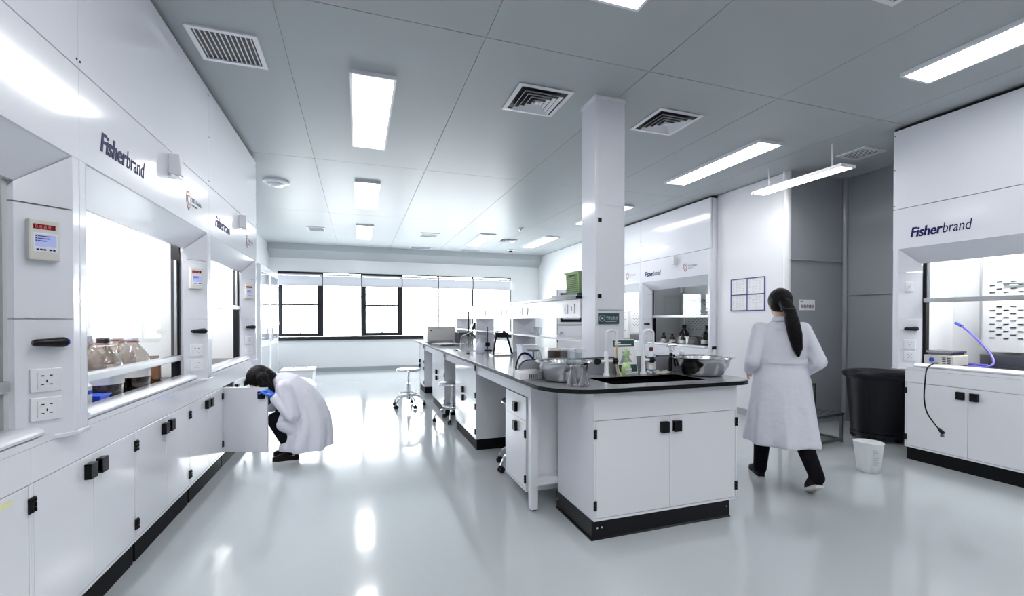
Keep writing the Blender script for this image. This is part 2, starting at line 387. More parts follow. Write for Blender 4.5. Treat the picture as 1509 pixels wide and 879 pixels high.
# ============================================================ FUME HOODS
HW = 1.715
QY = 0.118     # depth of the splay
ZC, ZI = 1.955, 1.812   # canopy lip heights
def socket(parent, M, name='power_socket'):
    p = MB().box(-.045, .045, -.009, 0, -.045, .045).build(name, white, parent, bevel=.003, M=M)
    MB().box(-.026, .026, -.012, -.008, -.03, .03).build('socket_face', white2, p, M=M)
    k = MB()
    for (x, z) in ((-.012, .018), (.012, .018)): k.box(x - .004, x + .004, -.0135, -.011, z - .002, z + .002)
    for (x, z, w, h) in ((0, -.004, .0015, .005), (-.012, -.016, .004, .0015), (.012, -.016, .004, .0015)): k.box(x - w, x + w, -.0135, -.011, z - h, z + h)
    k.build('pin_holes', black, p, M=M); return p
def hood(name_lab, Y0, face, xf, sash_z, lit, W_=HW, ctrl=True, brand=True, baffle=False, logo=True, z_top=3.065, simple=False, brandx=.16, logox=None):
    """face=+1: faces +X (left row), -1: faces -X (right row). local x along width, -y to the room."""
    rz = PI / 2 if face > 0 else -PI / 2
    t = thing('fume_hood', name_lab, 'fume hood', (xf, Y0, 0), rz, 'walk-up fume hoods')
    D = .86; p = .048
    # outer panels
    MB().box(0.001, W_ - .001, 0, .02, 2.33, z_top).build('upper_panel', hoodw, t, bevel=.002)
    cp = MB().prism([(0, 2.324), (0, ZC), (.006, ZC - .004), (QY, ZI), (QY + .02, ZI), (QY + .02, ZI + .03), (.03, 2.0), (.03, 2.324)], 0.001, W_ - .001, 'x').build('canopy', hoodw, t)
    MB().box(0, W_, .03, D, 2.33, z_top - .002).build('top_box', hoodw, t)
    MB().box(0, W_, .02, .3, z_top - .001, HC - .012).build('top_gap', black, t)
    for x in (.012, W_ - .012):
        for z in (2.36, 2.7, 3.02):
            MB().cyl((x, -.002, z), (x, .002, z), .005, n=8).build('screw', blackm, t)
    # posts
    for a, b in ((0.001, p), (W_ - p, W_ - .001)):
        MB().box(a, b, 0, .03, .85, ZC).build('post', hoodw, t, bevel=.004)
    # splayed jambs
    for side in (0, 1):
        def mx(x): return x if side == 0 else W_ - x
        segs = [(.85, 1.297), (1.303, 1.733), (1.739, ZC - .004)]
        for k, (z0, z1) in enumerate(segs):
            m = MB(); poly = [(mx(p), .0), (mx(p + QY), QY), (mx(p + QY), QY + .02), (mx(p), .025)]
            m.prism(poly, z0, z1, 'z')
            if k == 2:
                for v in m.b.verts:
                    if v.co.z > 1.8: v.co.z = ZC - .004 - max(0, v.co.y) * (ZC - ZI) / QY
            m.build('jamb_panel', hoodw, t)
        poly = [(mx(p - .02), -.012), (mx(p + QY + .015), QY - .02), (mx(p + QY + .015), QY + .02), (mx(p - .02), .02)]
        MB().prism([(mx(0), -.010), (mx(p), -.010), (mx(p + QY), QY - .012), (mx(p + QY), QY + .02), (mx(0), .02)], .832, .85, 'z').build('jamb_base', hoodw, t, bevel=.004)
    # side walls, interior
    lm = liner if lit else linerg  # unlit hoods get a darker liner, their shade put into its colour
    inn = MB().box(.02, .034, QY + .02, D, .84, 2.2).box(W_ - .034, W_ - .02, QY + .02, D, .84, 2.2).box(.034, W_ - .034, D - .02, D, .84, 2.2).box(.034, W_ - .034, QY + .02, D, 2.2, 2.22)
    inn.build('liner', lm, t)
    for a_ in (0, W_ - .018): MB().box(a_, a_ + .018, .03, D, .9, 2.33).build('side_panel', hoodw, t)
    MB().box(.3, W_ - .3, .32, .50, 2.17, 2.199).build('hood_lamp', hoodlamp if lit else hoodlamp2, t)
    bf = MB().box(.30, W_ - .30, D - .10, D - .09, 1.0, 2.0).build('baffle', lm, t)
    if baffle:
        k = MB()
        for r_ in range(14):
            for c_ in range(11):
                x = .35 + c_ * .095 + (r_ % 2) * .047; z = 1.12 + r_ * .032
                if r_ > 9: z += .1
                k.box(x, x + .036, D - .104, D - .099, z, z + .008)
        s_ = k.build('baffle_slot', blackm, bf); s_['kind'] = 'stuff'
        MB().box(.30, W_ - .30, D - .14, D - .13, .87, .97).build('lower_baffle', darksteel, t)
        MB().cyl((.45, D - .12, 1.62), (W_ - .4, D - .12, 1.62), .008, n=8).build('rail', darksteel, t)
        MB().cyl((.30, D - .14, 1.05), (.30, D - .14, 1.95), .006, n=8).build('rod', alu, t)
    # work surface and lip
    MB().box(.034, W_ - .034, .13, D - .02, .845, .868).build('work_surface', darktop, t)
    MB().prism([(y_, .856 + (z_ - .855) * .6) for y_, z_ in ((.165, .87), (.155, .905), (.14, .918), (.075, .920), (.056, .914), (.043, .902), (.037, .885), (.040, .868), (.052, .856), (.155, .855))], p + QY - .01, W_ - p - QY + .01, 'x').build('worktop_lip', white, t, smooth=True)
    MB().box(0, W_, .041, .12, .832, .857).build('front_sill', white, t)
    # sash
    xa, xb = p + QY + .012, W_ - p - QY - .012; ysh = QY + .035
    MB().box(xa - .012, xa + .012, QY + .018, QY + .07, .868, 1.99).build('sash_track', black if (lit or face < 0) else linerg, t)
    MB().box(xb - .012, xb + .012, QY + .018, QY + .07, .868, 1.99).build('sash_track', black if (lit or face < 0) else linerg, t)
    s = MB().box(xa + .012, xb - .012, ysh - .003, ysh + .003, sash_z + .03, sash_z + .72).build('sash_glass', glass, t)
    MB().box(xa, xb, ysh - .032, ysh + .010, sash_z, sash_z + .042).build('sash_handle', alu, s, bevel=.006)
    MB().box(xa + .012, xa + .035, ysh - .008, ysh + .008, sash_z + .042, sash_z + .72).box(xb - .035, xb - .012, ysh - .008, ysh + .008, sash_z + .042, sash_z + .72).build('sash_stile', alu, s)
    # controls on the jamb that faces the camera
    cs = 1 if face > 0 else 0
    q = QY / 2
    bx = (W_ - p - q) if cs else (p + q)
    def JM(off, z):       # frame on the splayed face: local -y = outward normal
        a = math.radians(-45) if cs else math.radians(45)
        # panel direction: cs -> from (W-p-QY,QY) to (W-p,0)
        return Matrix.Translation((bx, q, z)) @ Matrix.Rotation(a, 4, 'Z') @ Matrix.Translation((off, 0, 0))
    if ctrl:
        M = JM(-.008, 1.60)
        c = MB().box(-.044, .044, -.03, 0, -.078, .078).build('controller', cream, t, bevel=.005, M=M)
        MB().box(-.032, .030, -.0315, -.029, .040, .058).build('digit_window', reds, c, M=M)
        text('8.8.8.8', .017, redd, c, M @ Vector((-.028, -.0325, .043)), (PI / 2, 0, math.radians(-45 if cs else 45)), 'digits', .0003)
        MB().box(-.032, .036, -.0312, -.029, -.046, .026).build('keypad', white2, c, M=M)
        MB().box(-.028, .032, -.0322, -.030, -.026, .020).build('screen', lcd, c, M=M)
        k = MB()
        for j, w in enumerate((.034, .032, .024)): k.box(-.020, -.020 + w, -.0330, -.0320, .012 - j * .009, .015 - j * .009)
        for j in range(3): k.box(-.026, -.022, -.0330, -.0320, .012 - j * .009, .016 - j * .009)
        for x in (-.024, -.014, -.004, .012, .022): k.box(x, x + .007, -.0325, -.0310, -.040, -.034)
        k.build('screen_marks', navy, c, M=M)
    else:
        M = JM(-.005, 1.60)
        c = MB().box(-.03, .03, -.012, 0, -.045, .045).build('switch_plate', white, t, bevel=.003, M=M)
        MB().box(-.008, .008, -.016, -.011, -.01, .01).build('switch', cream, c, M=M)
    M = JM(0, 1.21)
    v = MB(); v.lathe([(.010, 0), (.014, .01), (.015, .03), (.019, .07), (.020, .088), (.016, .098)], n=14, cap1=True)
    R = Matrix.Rotation(math.radians(90), 4, 'Y')
    v.build('valve_handle', blackm, t, smooth=True, M=M @ Matrix.Translation((-.045, -.03, .0)) @ R)
    vh = KIDS(t)[-1]
    MB().cyl((0, 0, 0), (0, -.03, 0), .011, n=12).build('valve_stem', blackm, vh, M=M)
    MB().lathe([(.013, .098), (.012, .104)], n=12, cap1=True).build('valve_button', bluep, vh, smooth=True, M=M @ Matrix.Translation((-.045, -.03, .0)) @ R)
    socket(t, JM(0, 1.065)); socket(t, JM(0, .955))
    # lettering
    if brand:
        text('Fisher', .125, navy, t, (brandx, -.0012, 2.05), FR, 'lettering', .0008, .0030, .2, fit=.245)
        text('brand', .125, navy, t, (brandx + .238, -.0012, 2.05), FR, 'lettering', .0008, 0, .2, fit=.205)
    if logo:
        lx = logox or 1.27
        R_ = []
        for s_, mm, dy in ((1, redl, 0), (.78, white2, -.001), (.6, redl, -.002), (.42, white2, -.003)):
            poly = [(lx + s_ * x * 1.15, 2.105 + s_ * z * 1.2) for x, z in ((-.035, .045), (0, .052), (.035, .045), (.038, 0), (.026, -.035), (0, -.058), (-.026, -.035), (-.038, 0))]
            R_.append(MB().prism(poly, -.0014 + dy, 0.0 + dy, 'y').build('emblem', mm, t if not R_ else R_[0]))
        text('TRT Health', .042, ink, t, (lx + .06, -.0012, 2.108), FR)
        text('SCIENCE SERVICE', .014, ink, t, (lx + .062, -.0012, 2.082), FR)
    # small device under the panel
    d = MB().prism([(-.06, 2.31 - .005), (0, 2.305), (0, 2.185), (-.05, 2.17), (-.065, 2.18)], W_ * .54, W_ * .54 + .055, 'x').build('sensor_box', white, t, bevel=.004)
    MB().box(W_ * .54 - .008, W_ * .54 + .06, -.06, 0, 2.163, 2.169).build('sensor_base', alu, d)
    return t
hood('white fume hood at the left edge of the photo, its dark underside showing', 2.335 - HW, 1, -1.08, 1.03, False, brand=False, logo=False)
hood('left fume hood holding brown glass jugs, glass sash half down', 2.335, 1, -1.08, 1.00, True)
hood('farthest of the left fume hoods, beside the crouching person', 2.335 + HW, 1, -1.08, 1.40, True)
hood('fume hood at the right edge with a hotplate and blue tube inside', 2.89, -1, 4.80, 1.45, True, ctrl=False, baffle=True, logo=False, brandx=.14)
hood('fume hood on the right wall with small dark bottles, left of the notice sheets', 5.28 + HW, -1, 4.85, 1.32, False, ctrl=False, baffle=True, brandx=.13, logox=1.18)
hood('far right fume hood mostly hidden behind the column', 5.285 + 2 * HW, -1, 4.85, 1.45, True, ctrl=False, baffle=True, logox=1.30)

# ============================================================ BASE CABINETS
def pull(parent, x, z, side, y=0):
    """black square recessed pull; side=+1 opening to the right"""
    h = MB().box(x - .026, x + .026, y - .004, y, z - .033, z + .033).box(x - .026, x + .026, y - .026, y - .022, z - .033, z + .033)
    if side > 0: h.box(x - .026, x - .020, y - .023, y - .003, z - .033, z + .033)
    else: h.box(x + .020, x + .026, y - .023, y - .003, z - .033, z + .033)
    h.box(x - .026, x + .026, y - .023, y - .003, z - .033, z - .027).box(x - .026, x + .026, y - .023, y - .003, z + .027, z + .033)
    return h.build('handle', black, parent)
def hinge(parent, x, z, y=0):
    h = MB().box(x - .010, x + .010, y - .006, y + .001, z - .028, z + .028)
    for k in (-1, 0, 1): h.cyl((x, y - .009, z + k * .018 - .007), (x, y - .009, z + k * .018 + .007), .004, n=6)
    return h.build('hinge', blackm, parent)
def cabinet(label, loc, rz, w, d=.5, z0=.115, z1=.85, apron=.705, doors='2', group='white base cabinets', toe=True, toe_in=.012, open_door=False, sticker=False, toe_sides=False):
    """local: x width, front at y=0 facing -y"""
    t = thing('base_cabinet', label, 'cabinet', loc, rz, group)
    th = .018; y1 = .02
    m = MB().box(0, th, y1, d, z0, z1).box(w - th, w, y1, d, z0, z1).box(th, w - th, d - th, d, z0, z1).box(th, w - th, y1, d - th, z0, z0 + th)
    m.box(th, w - th, y1, .05, apron, z1)
    m.build('carcass', white, t)
    e = .012
    MB().box(0.0005, e, 0, y1, z0, z1 if apron >= z1 - .01 else apron).build('stile', white, t)
    MB().box(w - e, w - .0005, 0, y1, z0, z1 if apron >= z1 - .01 else apron).build('stile', white, t)
    MB().box(e, w - e, 0, y1, z0, z0 + .014).build('bottom_rail', white, t)
    if apron < z1 - .01: MB().box(0.0005, w - .0005, 0, y1, apron + .0025, z1).build('apron', white, t)
    zd0, zd1 = z0 + .017, apron - .0015
    def door(xa, xb, za, zb, hs, hz, pz, px=None, nm='door'):
        dr = MB().box(xa, xb, 0, y1 - .002, za, zb).build(nm, white, t, bevel=.0015)
        if px is None: px = xb - .045 if hs < 0 else xa + .045
        pull(dr, px, pz, -hs)
        for z in hz: hinge(dr, xa - .006 if hs < 0 else xb + .006, z, 0)
        return dr
    g = .0022
    if doors == '2':
        mid = w / 2
        a = door(e + g, mid - g / 2, zd0, zd1, -1, [zd1 - .075, zd0 + .075], zd1 - .065)
        b = door(mid + g / 2, w - e - g, zd0, zd1, 1, [zd1 - .075, zd0 + .075], zd1 - .065)
        if open_door:
            piv = Vector((e + g, 0, 0))
            a.matrix_local = Matrix.Translation(piv) @ Matrix.Rotation(math.radians(open_door), 4, 'Z') @ Matrix.Translation(-piv)
        if sticker: MB().box(mid + .23, mid + .31, -.0012, 0, zd1 - .035, zd1 - .018).build('sticker', yellow, b)
    elif doors == '1':
        door(e + g, w - e - g, zd0, zd1, 1, [zd1 - .075, zd0 + .075], zd1 - .065)
    elif doors == 'stack':       # two doors one above the other, hinges on the near side (right when rz=-90)
        mz = .485
        for za, zb, pz in ((zd0, mz - g / 2, mz - .045), (mz + g / 2, zd1, mz + .045)):
            door(e + g, w - e - g, za, zb, 1, [zb - .05, za + .06], pz, e + .42 if w > .8 else e + .1)
    elif doors == 'drawer':
        mz = .587
        dr = MB().box(e + g, w - e - g, 0, y1 - .002, mz + g, zd1).build('drawer', white, t, bevel=.0015)
        pull(dr, w / 2 + .03, mz + .075, 1)
        MB().box(w - .09, w - .05, -.0012, 0, zd1 - .03, zd1 - .018).build('sticker', yellow, dr)
        d2 = door(e + g, w - e - g, zd0, mz, 1, [mz - .085, zd0 + .07], mz - .065, w / 2 + .03)
        MB().box(w - .09, w - .05, -.0012, 0, mz - .03, mz - .018).build('sticker', yellow, d2)
    if toe:
        MB().box(toe_in, w - toe_in, toe_in, d - .02, 0, z0).build('toe_kick', mat('matt_black_kick', (.005, .005, .007), .65, spec=.15), t)
    return t
LY = [1.29, 2.105, 2.92, 3.735, 4.55, 5.365]
labs = ['white cabinet at the lower left corner with a yellow sticker on its door', 'nearest fully visible white cabinet below the left control column',
        'white cabinet below the brown jugs, second from the left edge', 'white cabinet next to the open one, left row', 'white cabinet with its door swung open by the crouching person',
        'narrow last white cabinet behind the crouching person']
for i, y in enumerate(LY):
    w = .815 if i < 5 else .40
    cabinet(labs[i], (-1.12, y, 0), PI / 2, w, d=.78, z1=.831, apron=.702, doors='2' if i < 5 else '1', open_door=-110 if i == 4 else False, sticker=(i == 0), group='white base cabinets under the left hoods')
# right hood cabinets (local x runs towards the camera)
cabinet('white cabinet under the right edge hood with a plug hanging over its doors', (4.83, 2.80, 0), -PI / 2, .92, d=.85, z1=.831, apron=.715, group='white base cabinets under the right hoods')
cabinet('white cabinet cut off by the right edge of the photo', (4.83, 1.88, 0), -PI / 2, .92, d=.85, z1=.831, apron=.715, group='white base cabinets under the right hoods')
for i in range(4):
    cabinet(['white cabinet under the small dark bottles, near half', 'white cabinet under the hood behind the column, second along', 'white cabinet under the hood behind the column, third along', 'farthest white cabinet under the right wall hoods'][i],
            (4.88, 5.28 + .857 * (i + 1), 0), -PI / 2, .857, d=.8, z1=.831, apron=.715, group='white base cabinets under the right hoods')

# ============================================================ ISLAND
# sink cabinet: front faces -Y
sc_ = cabinet('big white sink cabinet at the near end of the island on a black plinth', (1.30, 2.33, 0), 0, 1.06, d=.50, z0=.115, z1=.874, apron=.703, toe=False, group=None)
pl = MB(); pl.prism([(-.012, 0), (.0, .008), (.004, .115), (.5, .115), (.5, 0)], .0, 1.02, 'x').build('plinth', blackm, sc_, M=Matrix.Translation((.0, .02, 0)))
MB().box(-.012, 0, .008, .51, 0, .008).box(-.004, 0, .02, .51, .008, .115).build('plinth_flange', blackm, sc_)
for x, y, ax in ((.03, .018, 'y'), (.06, .018, 'y'), (.99, .018, 'y'), (-.006, .48, 'x')):
    MB().cyl((x, y, .07), ((x, y - .006, .07) if ax == 'y' else (x - .004, y, .07)), .006, n=10).build('bolt', chrome, sc_)
# worktop outline
def rounded(x0, x1, y0, y1, rads, n=10):
    pts = []
    for (cx, cy, a0, r) in ((x0, y0, 180, rads[0]), (x1, y0, 270, rads[1]), (x1, y1, 0, rads[2]), (x0, y1, 90, rads[3])):
        ox = cx + (r if cx == x0 else -r); oy = cy + (r if cy == y0 else -r)
        for k in range(n + 1):
            a = math.radians(a0 + 90 * k / n); pts.append((ox + r * math.cos(a), oy + r * math.sin(a)))
    return pts
def slab_hole(out, hole, z0, z1):
    m = MB(); b = m.b
    def loops(z):
        r = []
        for L in (out, hole):
            vv = [b.verts.new((x, y, z)) for x, y in L]; ee = [b.edges.new((vv[i], vv[(i + 1) % len(vv)])) for i in range(len(vv))]
            r.append((vv, ee))
        bmesh.ops.triangle_fill(b, use_beauty=True, edges=r[0][1] + r[1][1]); return r
    A, B = loops(z0), loops(z1)
    for k in (0, 1):
        a, c = A[k][0], B[k][0]
        for i in range(len(a)): b.faces.new([a[i], a[(i + 1) % len(a)], c[(i + 1) % len(a)], c[i]])
    return m
IY1 = 8.62
wt = thing('island_worktop', 'long grey worktop with black edge running down the island', 'worktop', (1.75, 5.4, .9))
MT = Matrix.Translation((-1.75, -5.4, -.9))
out = rounded(1.02, 2.49, 2.27, IY1, (.30, .16, .05, .10)); hole = rounded(1.47, 2.19, 2.40, 2.72, (.03,) * 4, 4)
slab_hole(out, hole, .874, .8985).build('worktop_edge', darktop, wt, M=MT)
out2 = rounded(1.023, 2.487, 2.273, IY1 - .003, (.297, .157, .047, .097))
slab_hole(out2, hole, .8985, .9005).build('worktop_surface', greytop, wt, M=MT)
sk = MB().box(1.455, 1.47, 2.385, 2.735, .68, .899).box(2.19, 2.205, 2.385, 2.735, .68, .899).box(1.47, 2.19, 2.385, 2.40, .68, .899).box(1.47, 2.19, 2.72, 2.735, .68, .899).box(1.455, 2.205, 2.385, 2.735, .665, .68)
tag(sk.build('sink_basin', darktop), 'black rectangular sink basin set into the grey worktop', 'sink')
# divider upstand across the worktop behind the taps
up = thing('bench_upstand', 'low grey divider with rounded ends across the worktop behind the taps', 'splashback', (1.74, 2.89, .9))
def uprof(x0, x1, z1, r, n=8):
    L = [(x0, 0)] + [(x0 + r - r * math.cos(a), z1 - r + r * math.sin(a)) for a in [PI / 2 * k / n for k in range(n + 1)]]
    Rr = [(x1 - r + r * math.sin(a), z1 - r + r * math.cos(a)) for a in [PI / 2 * k / n for k in range(n + 1)]] + [(x1, 0)]
    return L + Rr
MB().prism(uprof(-.71, .71, .122, .075), -.006, .012, 'y').build('edge_band', darktop, up)
MB().prism(uprof(-.705, .705, .117, .072), -.010, -.006, 'y').build('upstand_face', greytop, up)
# steel frame bench near end (leg, rails)
fr = thing('lab_bench', 'white square tube bench frame beside the sink cabinet', 'bench frame', (1.1, 2.85, 0))
for (x, y) in ((0, 0), (1.28, 0), (0, 5.7), (1.28, 5.7)):
    l = MB().box(x, x + .05, y - .025, y + .025, .012, .874).build('leg', white, fr); MB().cyl((x + .025, y, 0), (x + .025, y, .012), .02, n=10).build('foot', black, l)
MB().box(.05, 1.28, -.02, .02, .17, .22).build('lower_rail', white, fr)
MB().box(.05, 1.28, -.02, .02, .79, .874).build('upper_rail', white, fr)
MB().box(.05, 1.28, .022, .030, .22, .79).build('end_panel', white2, fr)
MB().box(.012, .032, .0255, 1.47, .757, .874).build('side_rail', white, fr)
MB().box(.012, .032, 2.46, 3.165, .757, .874).build('side_rail', white, fr)
MB().box(.012, .032, 4.215, 5.12, .757, .874).build('side_rail', white, fr)
MB().box(.60, .62, 1.4, 5.9, .10, .874).build('centre_panel', white2, fr)
GI = 'white cabinets along the left side of the island'
cabinet('hanging island cabinet with a drawer over a door, nearest the sink', (1.10, 3.377, 0), -PI / 2, .455, d=.5, z0=.10, z1=.754, apron=.754, doors='drawer', toe=False, group=GI)
cabinet('island cabinet with two stacked doors behind the nearest knee space', (1.10, 5.305, 0), -PI / 2, .98, d=.58, z0=.11, z1=.868, apron=.868, doors='stack', group=GI)
cabinet('island cabinet with two stacked doors between the two middle stools', (1.10, 7.06, 0), -PI / 2, 1.045, d=.58, z0=.11, z1=.868, apron=.868, doors='stack', group=GI)
cabinet('last island cabinet at the end near the windows', (1.10, 8.58, 0), -PI / 2, .61, d=.58, z0=.11, z1=.868, apron=.868, doors='stack', group=GI)
for i, (y, w) in enumerate(((3.95, 1.05), (6.2, 1.05), (8.5, 1.05))):
    cabinet(['island cabinet on the hidden right side, nearest', 'island cabinet on the hidden right side, middle', 'island cabinet on the hidden right side, farthest'][i],
            (2.39, y - w, 0), PI / 2, w, d=.6, z0=.11, z1=.868, apron=.868, doors='2', group='white cabinets along the right side of the island')
# column
col = struct(MB().box(1.813, 2.085, 3.23, 3.465, .9005, HC).build('column', hoodw, bevel=.004))
MB().box(1.805, 2.093, 3.222, 3.47, HC - .03, HC).build('column_cap', white2, col)
MB().box(1.816, 1.840, 3.226, 3.23, .93, 3.05).build('cover_strip', white2, col)
zt = 1.3 + (470.5 - 305) * 3.70 / 666; zb = 1.3 + (470.5 - 457) * 3.70 / 666
ap = MB().box(1.822, 2.062, 3.222, 3.23, zb, zt).build('access_door', hoodw, col, bevel=.002)
MB().box(1.820, 2.064, 3.2285, 3.2299, zb - .003, zt + .003).build('door_gap', basem, col)
for z in (zt - .12, zb + .11): MB().box(1.830, 1.862, 3.216, 3.222, z - .017, z + .017).build('latch', black, ap)
sg = thing('water_sign', 'small dark teal sign with Chinese lettering on the column', 'sign', (1.94, 3.2215, 1.30))
MB().box(-.107, .085, -.005, 0, -.040, .048).build('plate', signg, sg)
text('节约用水', .036, signt, sg, (-.040, -.0055, -.006), FR, ext=.0005, fit=.118)
MB().torus((-.073, -.0055, .006), .026, .002, ax='y', n=24, m=4).build('ring', signt, sg)
MB().prism([(-.092, -.002), (-.078, .015), (-.068, .015), (-.055, -.002), (-.066, -.004), (-.08, -.002)], -.0062, -.005, 'y').build('tap_symbol', signt, sg)
MB().box(-.04, .06, -.0062, -.005, -.024, -.019).build('small_line', signt, sg)

# reagent rack
rk = thing('reagent_rack', 'long white double-sided rack with black top shelf over the island', 'shelf rack', (1.95, 3.47, .9))
L = IY1 - 3.47 + .28
MB().box(-.19, .19, .0, L, .575, .60).build('top_shelf', darktop, rk)
for k in range(3):
    a = k * L / 3; MB().box(-.15, .15, a + .002, a + L / 3 - .002, .41, .574).build('service_duct', white2, rk)
for y in (1.80, 3.60, 5.15):
    sp = MB().box(-.15, .15, y - .03, y, .0, .41).build('support', white2, rk)
    m = MB()
    v = [m.b.verts.new(q) for q in ((-.14, y - .031, .02), (.14, y - .031, .02), (.14, y - .031, .20), (-.14, y - .031, .20), (0, y - .052, .11))]
    for i in range(4): m.b.faces.new([v[i], v[(i + 1) % 4], v[4]])
    m.build('embossed_panel', white2, sp)
    m = MB()
    v = [m.b.verts.new(q) for q in ((-.14, y - .031, .22), (.14, y - .031, .22), (.14, y - .031, .40), (-.14, y - .031, .40), (0, y - .052, .31))]
    for i in range(4): m.b.faces.new([v[i], v[(i + 1) % 4], v[4]])
    m.build('embossed_panel', white2, sp)
MB().box(-.15, .15, .0, L - .3, .205, .222).build('lower_shelf', white2, rk)
for u_ in (.10, .24, 1.25, 1.42, 2.0, 2.2, 3.0, 3.2, 3.95, 4.15, 4.8):
    MB().box(-.158, -.150, u_, u_ + .085, .45, .53).build('power_socket', white, rk, bevel=.002)
    MB().box(-.1595, -.158, u_ + .035, u_ + .05, .47, .51).build('pin_holes', ink, rk)
gb = thing('mesh_basket', 'green plastic mesh basket on top of the rack by the column', 'basket', (1.95, 3.72, 1.50))
def taper_box(a0, b0, a1, b1, z0, z1):
    return [[(sx * a0, sy * b0, z0) for sx, sy in ((-1, -1), (1, -1), (1, 1), (-1, 1))], [(sx * a1, sy * b1, z1) for sx, sy in ((-1, -1), (1, -1), (1, 1), (-1, 1))]]
MB().loft(taper_box(.095, .12, .105, .135, .03, .225)).build('basket_body', greenb, gb, bevel=.004)
k = MB()
for i in range(10):
    for j in range(9):
        k.box(-.112, -.098, -.11 + j * .025, -.098 + j * .025, .042 + i * .017, .052 + i * .017)
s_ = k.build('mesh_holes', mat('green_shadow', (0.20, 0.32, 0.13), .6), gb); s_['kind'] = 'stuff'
MB().box(-.112, -.102, -.05, .05, .185, .203).build('handle_slot', inkd, gb)
MB().box(-.115, .115, -.145, .145, .218, .228).build('rim', greenb, gb)
fo = thing('blue_folder', 'flat blue folder lying under the green basket', 'folder', (1.92, 3.83, 1.50))
MB().box(-.12, .12, -.30, .26, 0, .012).build('cover', mat('slate_blue', (.12, .20, .42), .4), fo); MB().box(-.11, .115, -.29, .25, .012, .026).build('papers', darktop, fo)

# ============================================================ THINGS ON THE SINK END
def bowl(label, x, y, r, h, rb):
    t = thing('steel_bowl', label, 'bowl', (x, y, .9015), group='stainless steel bowls')
    MB().lathe([(rb, 0), (rb + .02, .008), (r * .86, h * .45), (r * .96, h * .93), (r * .97, h - .004), (r * .90, h * .5), (rb, .014), (0, .012)], n=48).build('bowl_body', steel, t, smooth=True)
    MB().lathe([(r * .96, h - .008), (r * 1.10, h - .002), (r * 1.11, h + .003), (r * 1.08, h + .006), (r * .96, h)], n=48, cap0=False).build('rim', chrome, t, smooth=True)
    return t
bowl('dented steel bowl behind the two conical flasks, holding frosted containers', 1.265, 2.66, .17, .125, .10)
bowl('large dark steel bowl at the right end of the worktop', 2.33, 2.62, .195, .125, .12)
def flask(label, x, y, z, s=1, parent=None, grp='conical flasks', holder=None):
    t = thing('conical_flask', label, 'flask', (x, y, z), group=grp)
    MB().lathe([(0, .001), (.036 * s, 0), (.038 * s, .006 * s), (.016 * s, .085 * s), (.014 * s, .115 * s), (.017 * s, .122 * s), (.012 * s, .115 * s), (.0142 * s, .086 * s), (.035 * s, .008 * s), (0, .004 * s)], n=24).build('flask_body', glassb, t, smooth=True)
    return t
flask('empty conical flask before the steel bowl, left of the pair', 1.205, 2.42, .9015)
flask('empty conical flask before the steel bowl, right of the pair', 1.272, 2.40, .9015)
tb = thing('tip_box', 'white box with dark barcode marks behind the divider corner of the worktop', 'box', (1.065, 2.822, .9015), 0)
MB().box(-.065, .09, -.05, .05, 0, .05).build('box_body', white, tb, bevel=.003)
for i in range(5): MB().box(.0 + i * .013, .009 + i * .013, -.0515, -.05, .004, .034).build('dark_mark', mat('brown_mark', (.12, .08, .09), .5), tb)
MB().box(-.06, .085, -.045, .045, .05, .058).build('lid', white2, tb)
for i, (x, y, h, lb) in enumerate(((1.29, 2.65, .125, 'frosted square container standing in the left steel bowl, left one'), (1.375, 2.68, .115, 'frosted square container standing in the left steel bowl, right one'))):
    t = thing('plastic_container', lb, 'container', (x, y, .925), math.radians(10 - 15 * i), group='frosted containers in the left bowl')
    MB().box(-.038, .038, -.036, -.034, 0, .18).box(-.038, .038, .034, .036, 0, .18).box(-.038, -.036, -.034, .034, 0, .18).box(.036, .038, -.034, .034, 0, .18).box(-.036, .036, -.034, .034, 0, .003).build('container_walls', glassg, t)
    MB().torus((0, 0, .18), .034, .003, m=6).build('rim', white, t)
hb = thing('heating_mantle', 'dark brown round heating mantle behind the left steel bowl', 'heater', (1.41, 3.08, .9015)); hb.scale = (1, 1, 1.45)
MB().lathe([(.07, 0), (.075, .01), (.075, .11), (.06, .12), (.03, .08), (0, .07)], n=28).build('mantle_body', mat('dark_brown_shell', (.05, .03, .028), .4), hb, smooth=True)
MB().torus((0, 0, .118), .066, .006).build('rim', cream, hb)
MB().tube(smoothcurve([(-.07, 0, .03), (-.16, .0, .05), (-.25, -.05, .10), (-.32, -.08, .10), (-.36, -.09, .04), (-.33, -.10, .006)]), .006).build('cable', black, hb, smooth=True)
sv = thing('balance', 'silver laboratory balance with dark pan behind the divider', 'balance', (1.27, 3.22, .9015)); sv.scale = (1, 1, 1.8)
MB().loft(taper_box(.07, .07, .06, .06, 0, .05)).build('balance_body', cream, sv, bevel=.005)
MB().cyl((0, 0, .05), (0, 0, .085), .012, n=12).build('pan_post', steel, sv)
MB().cyl((0, 0, .085), (0, 0, .093), .05, n=24).build('pan', darksteel, sv, smooth=True)

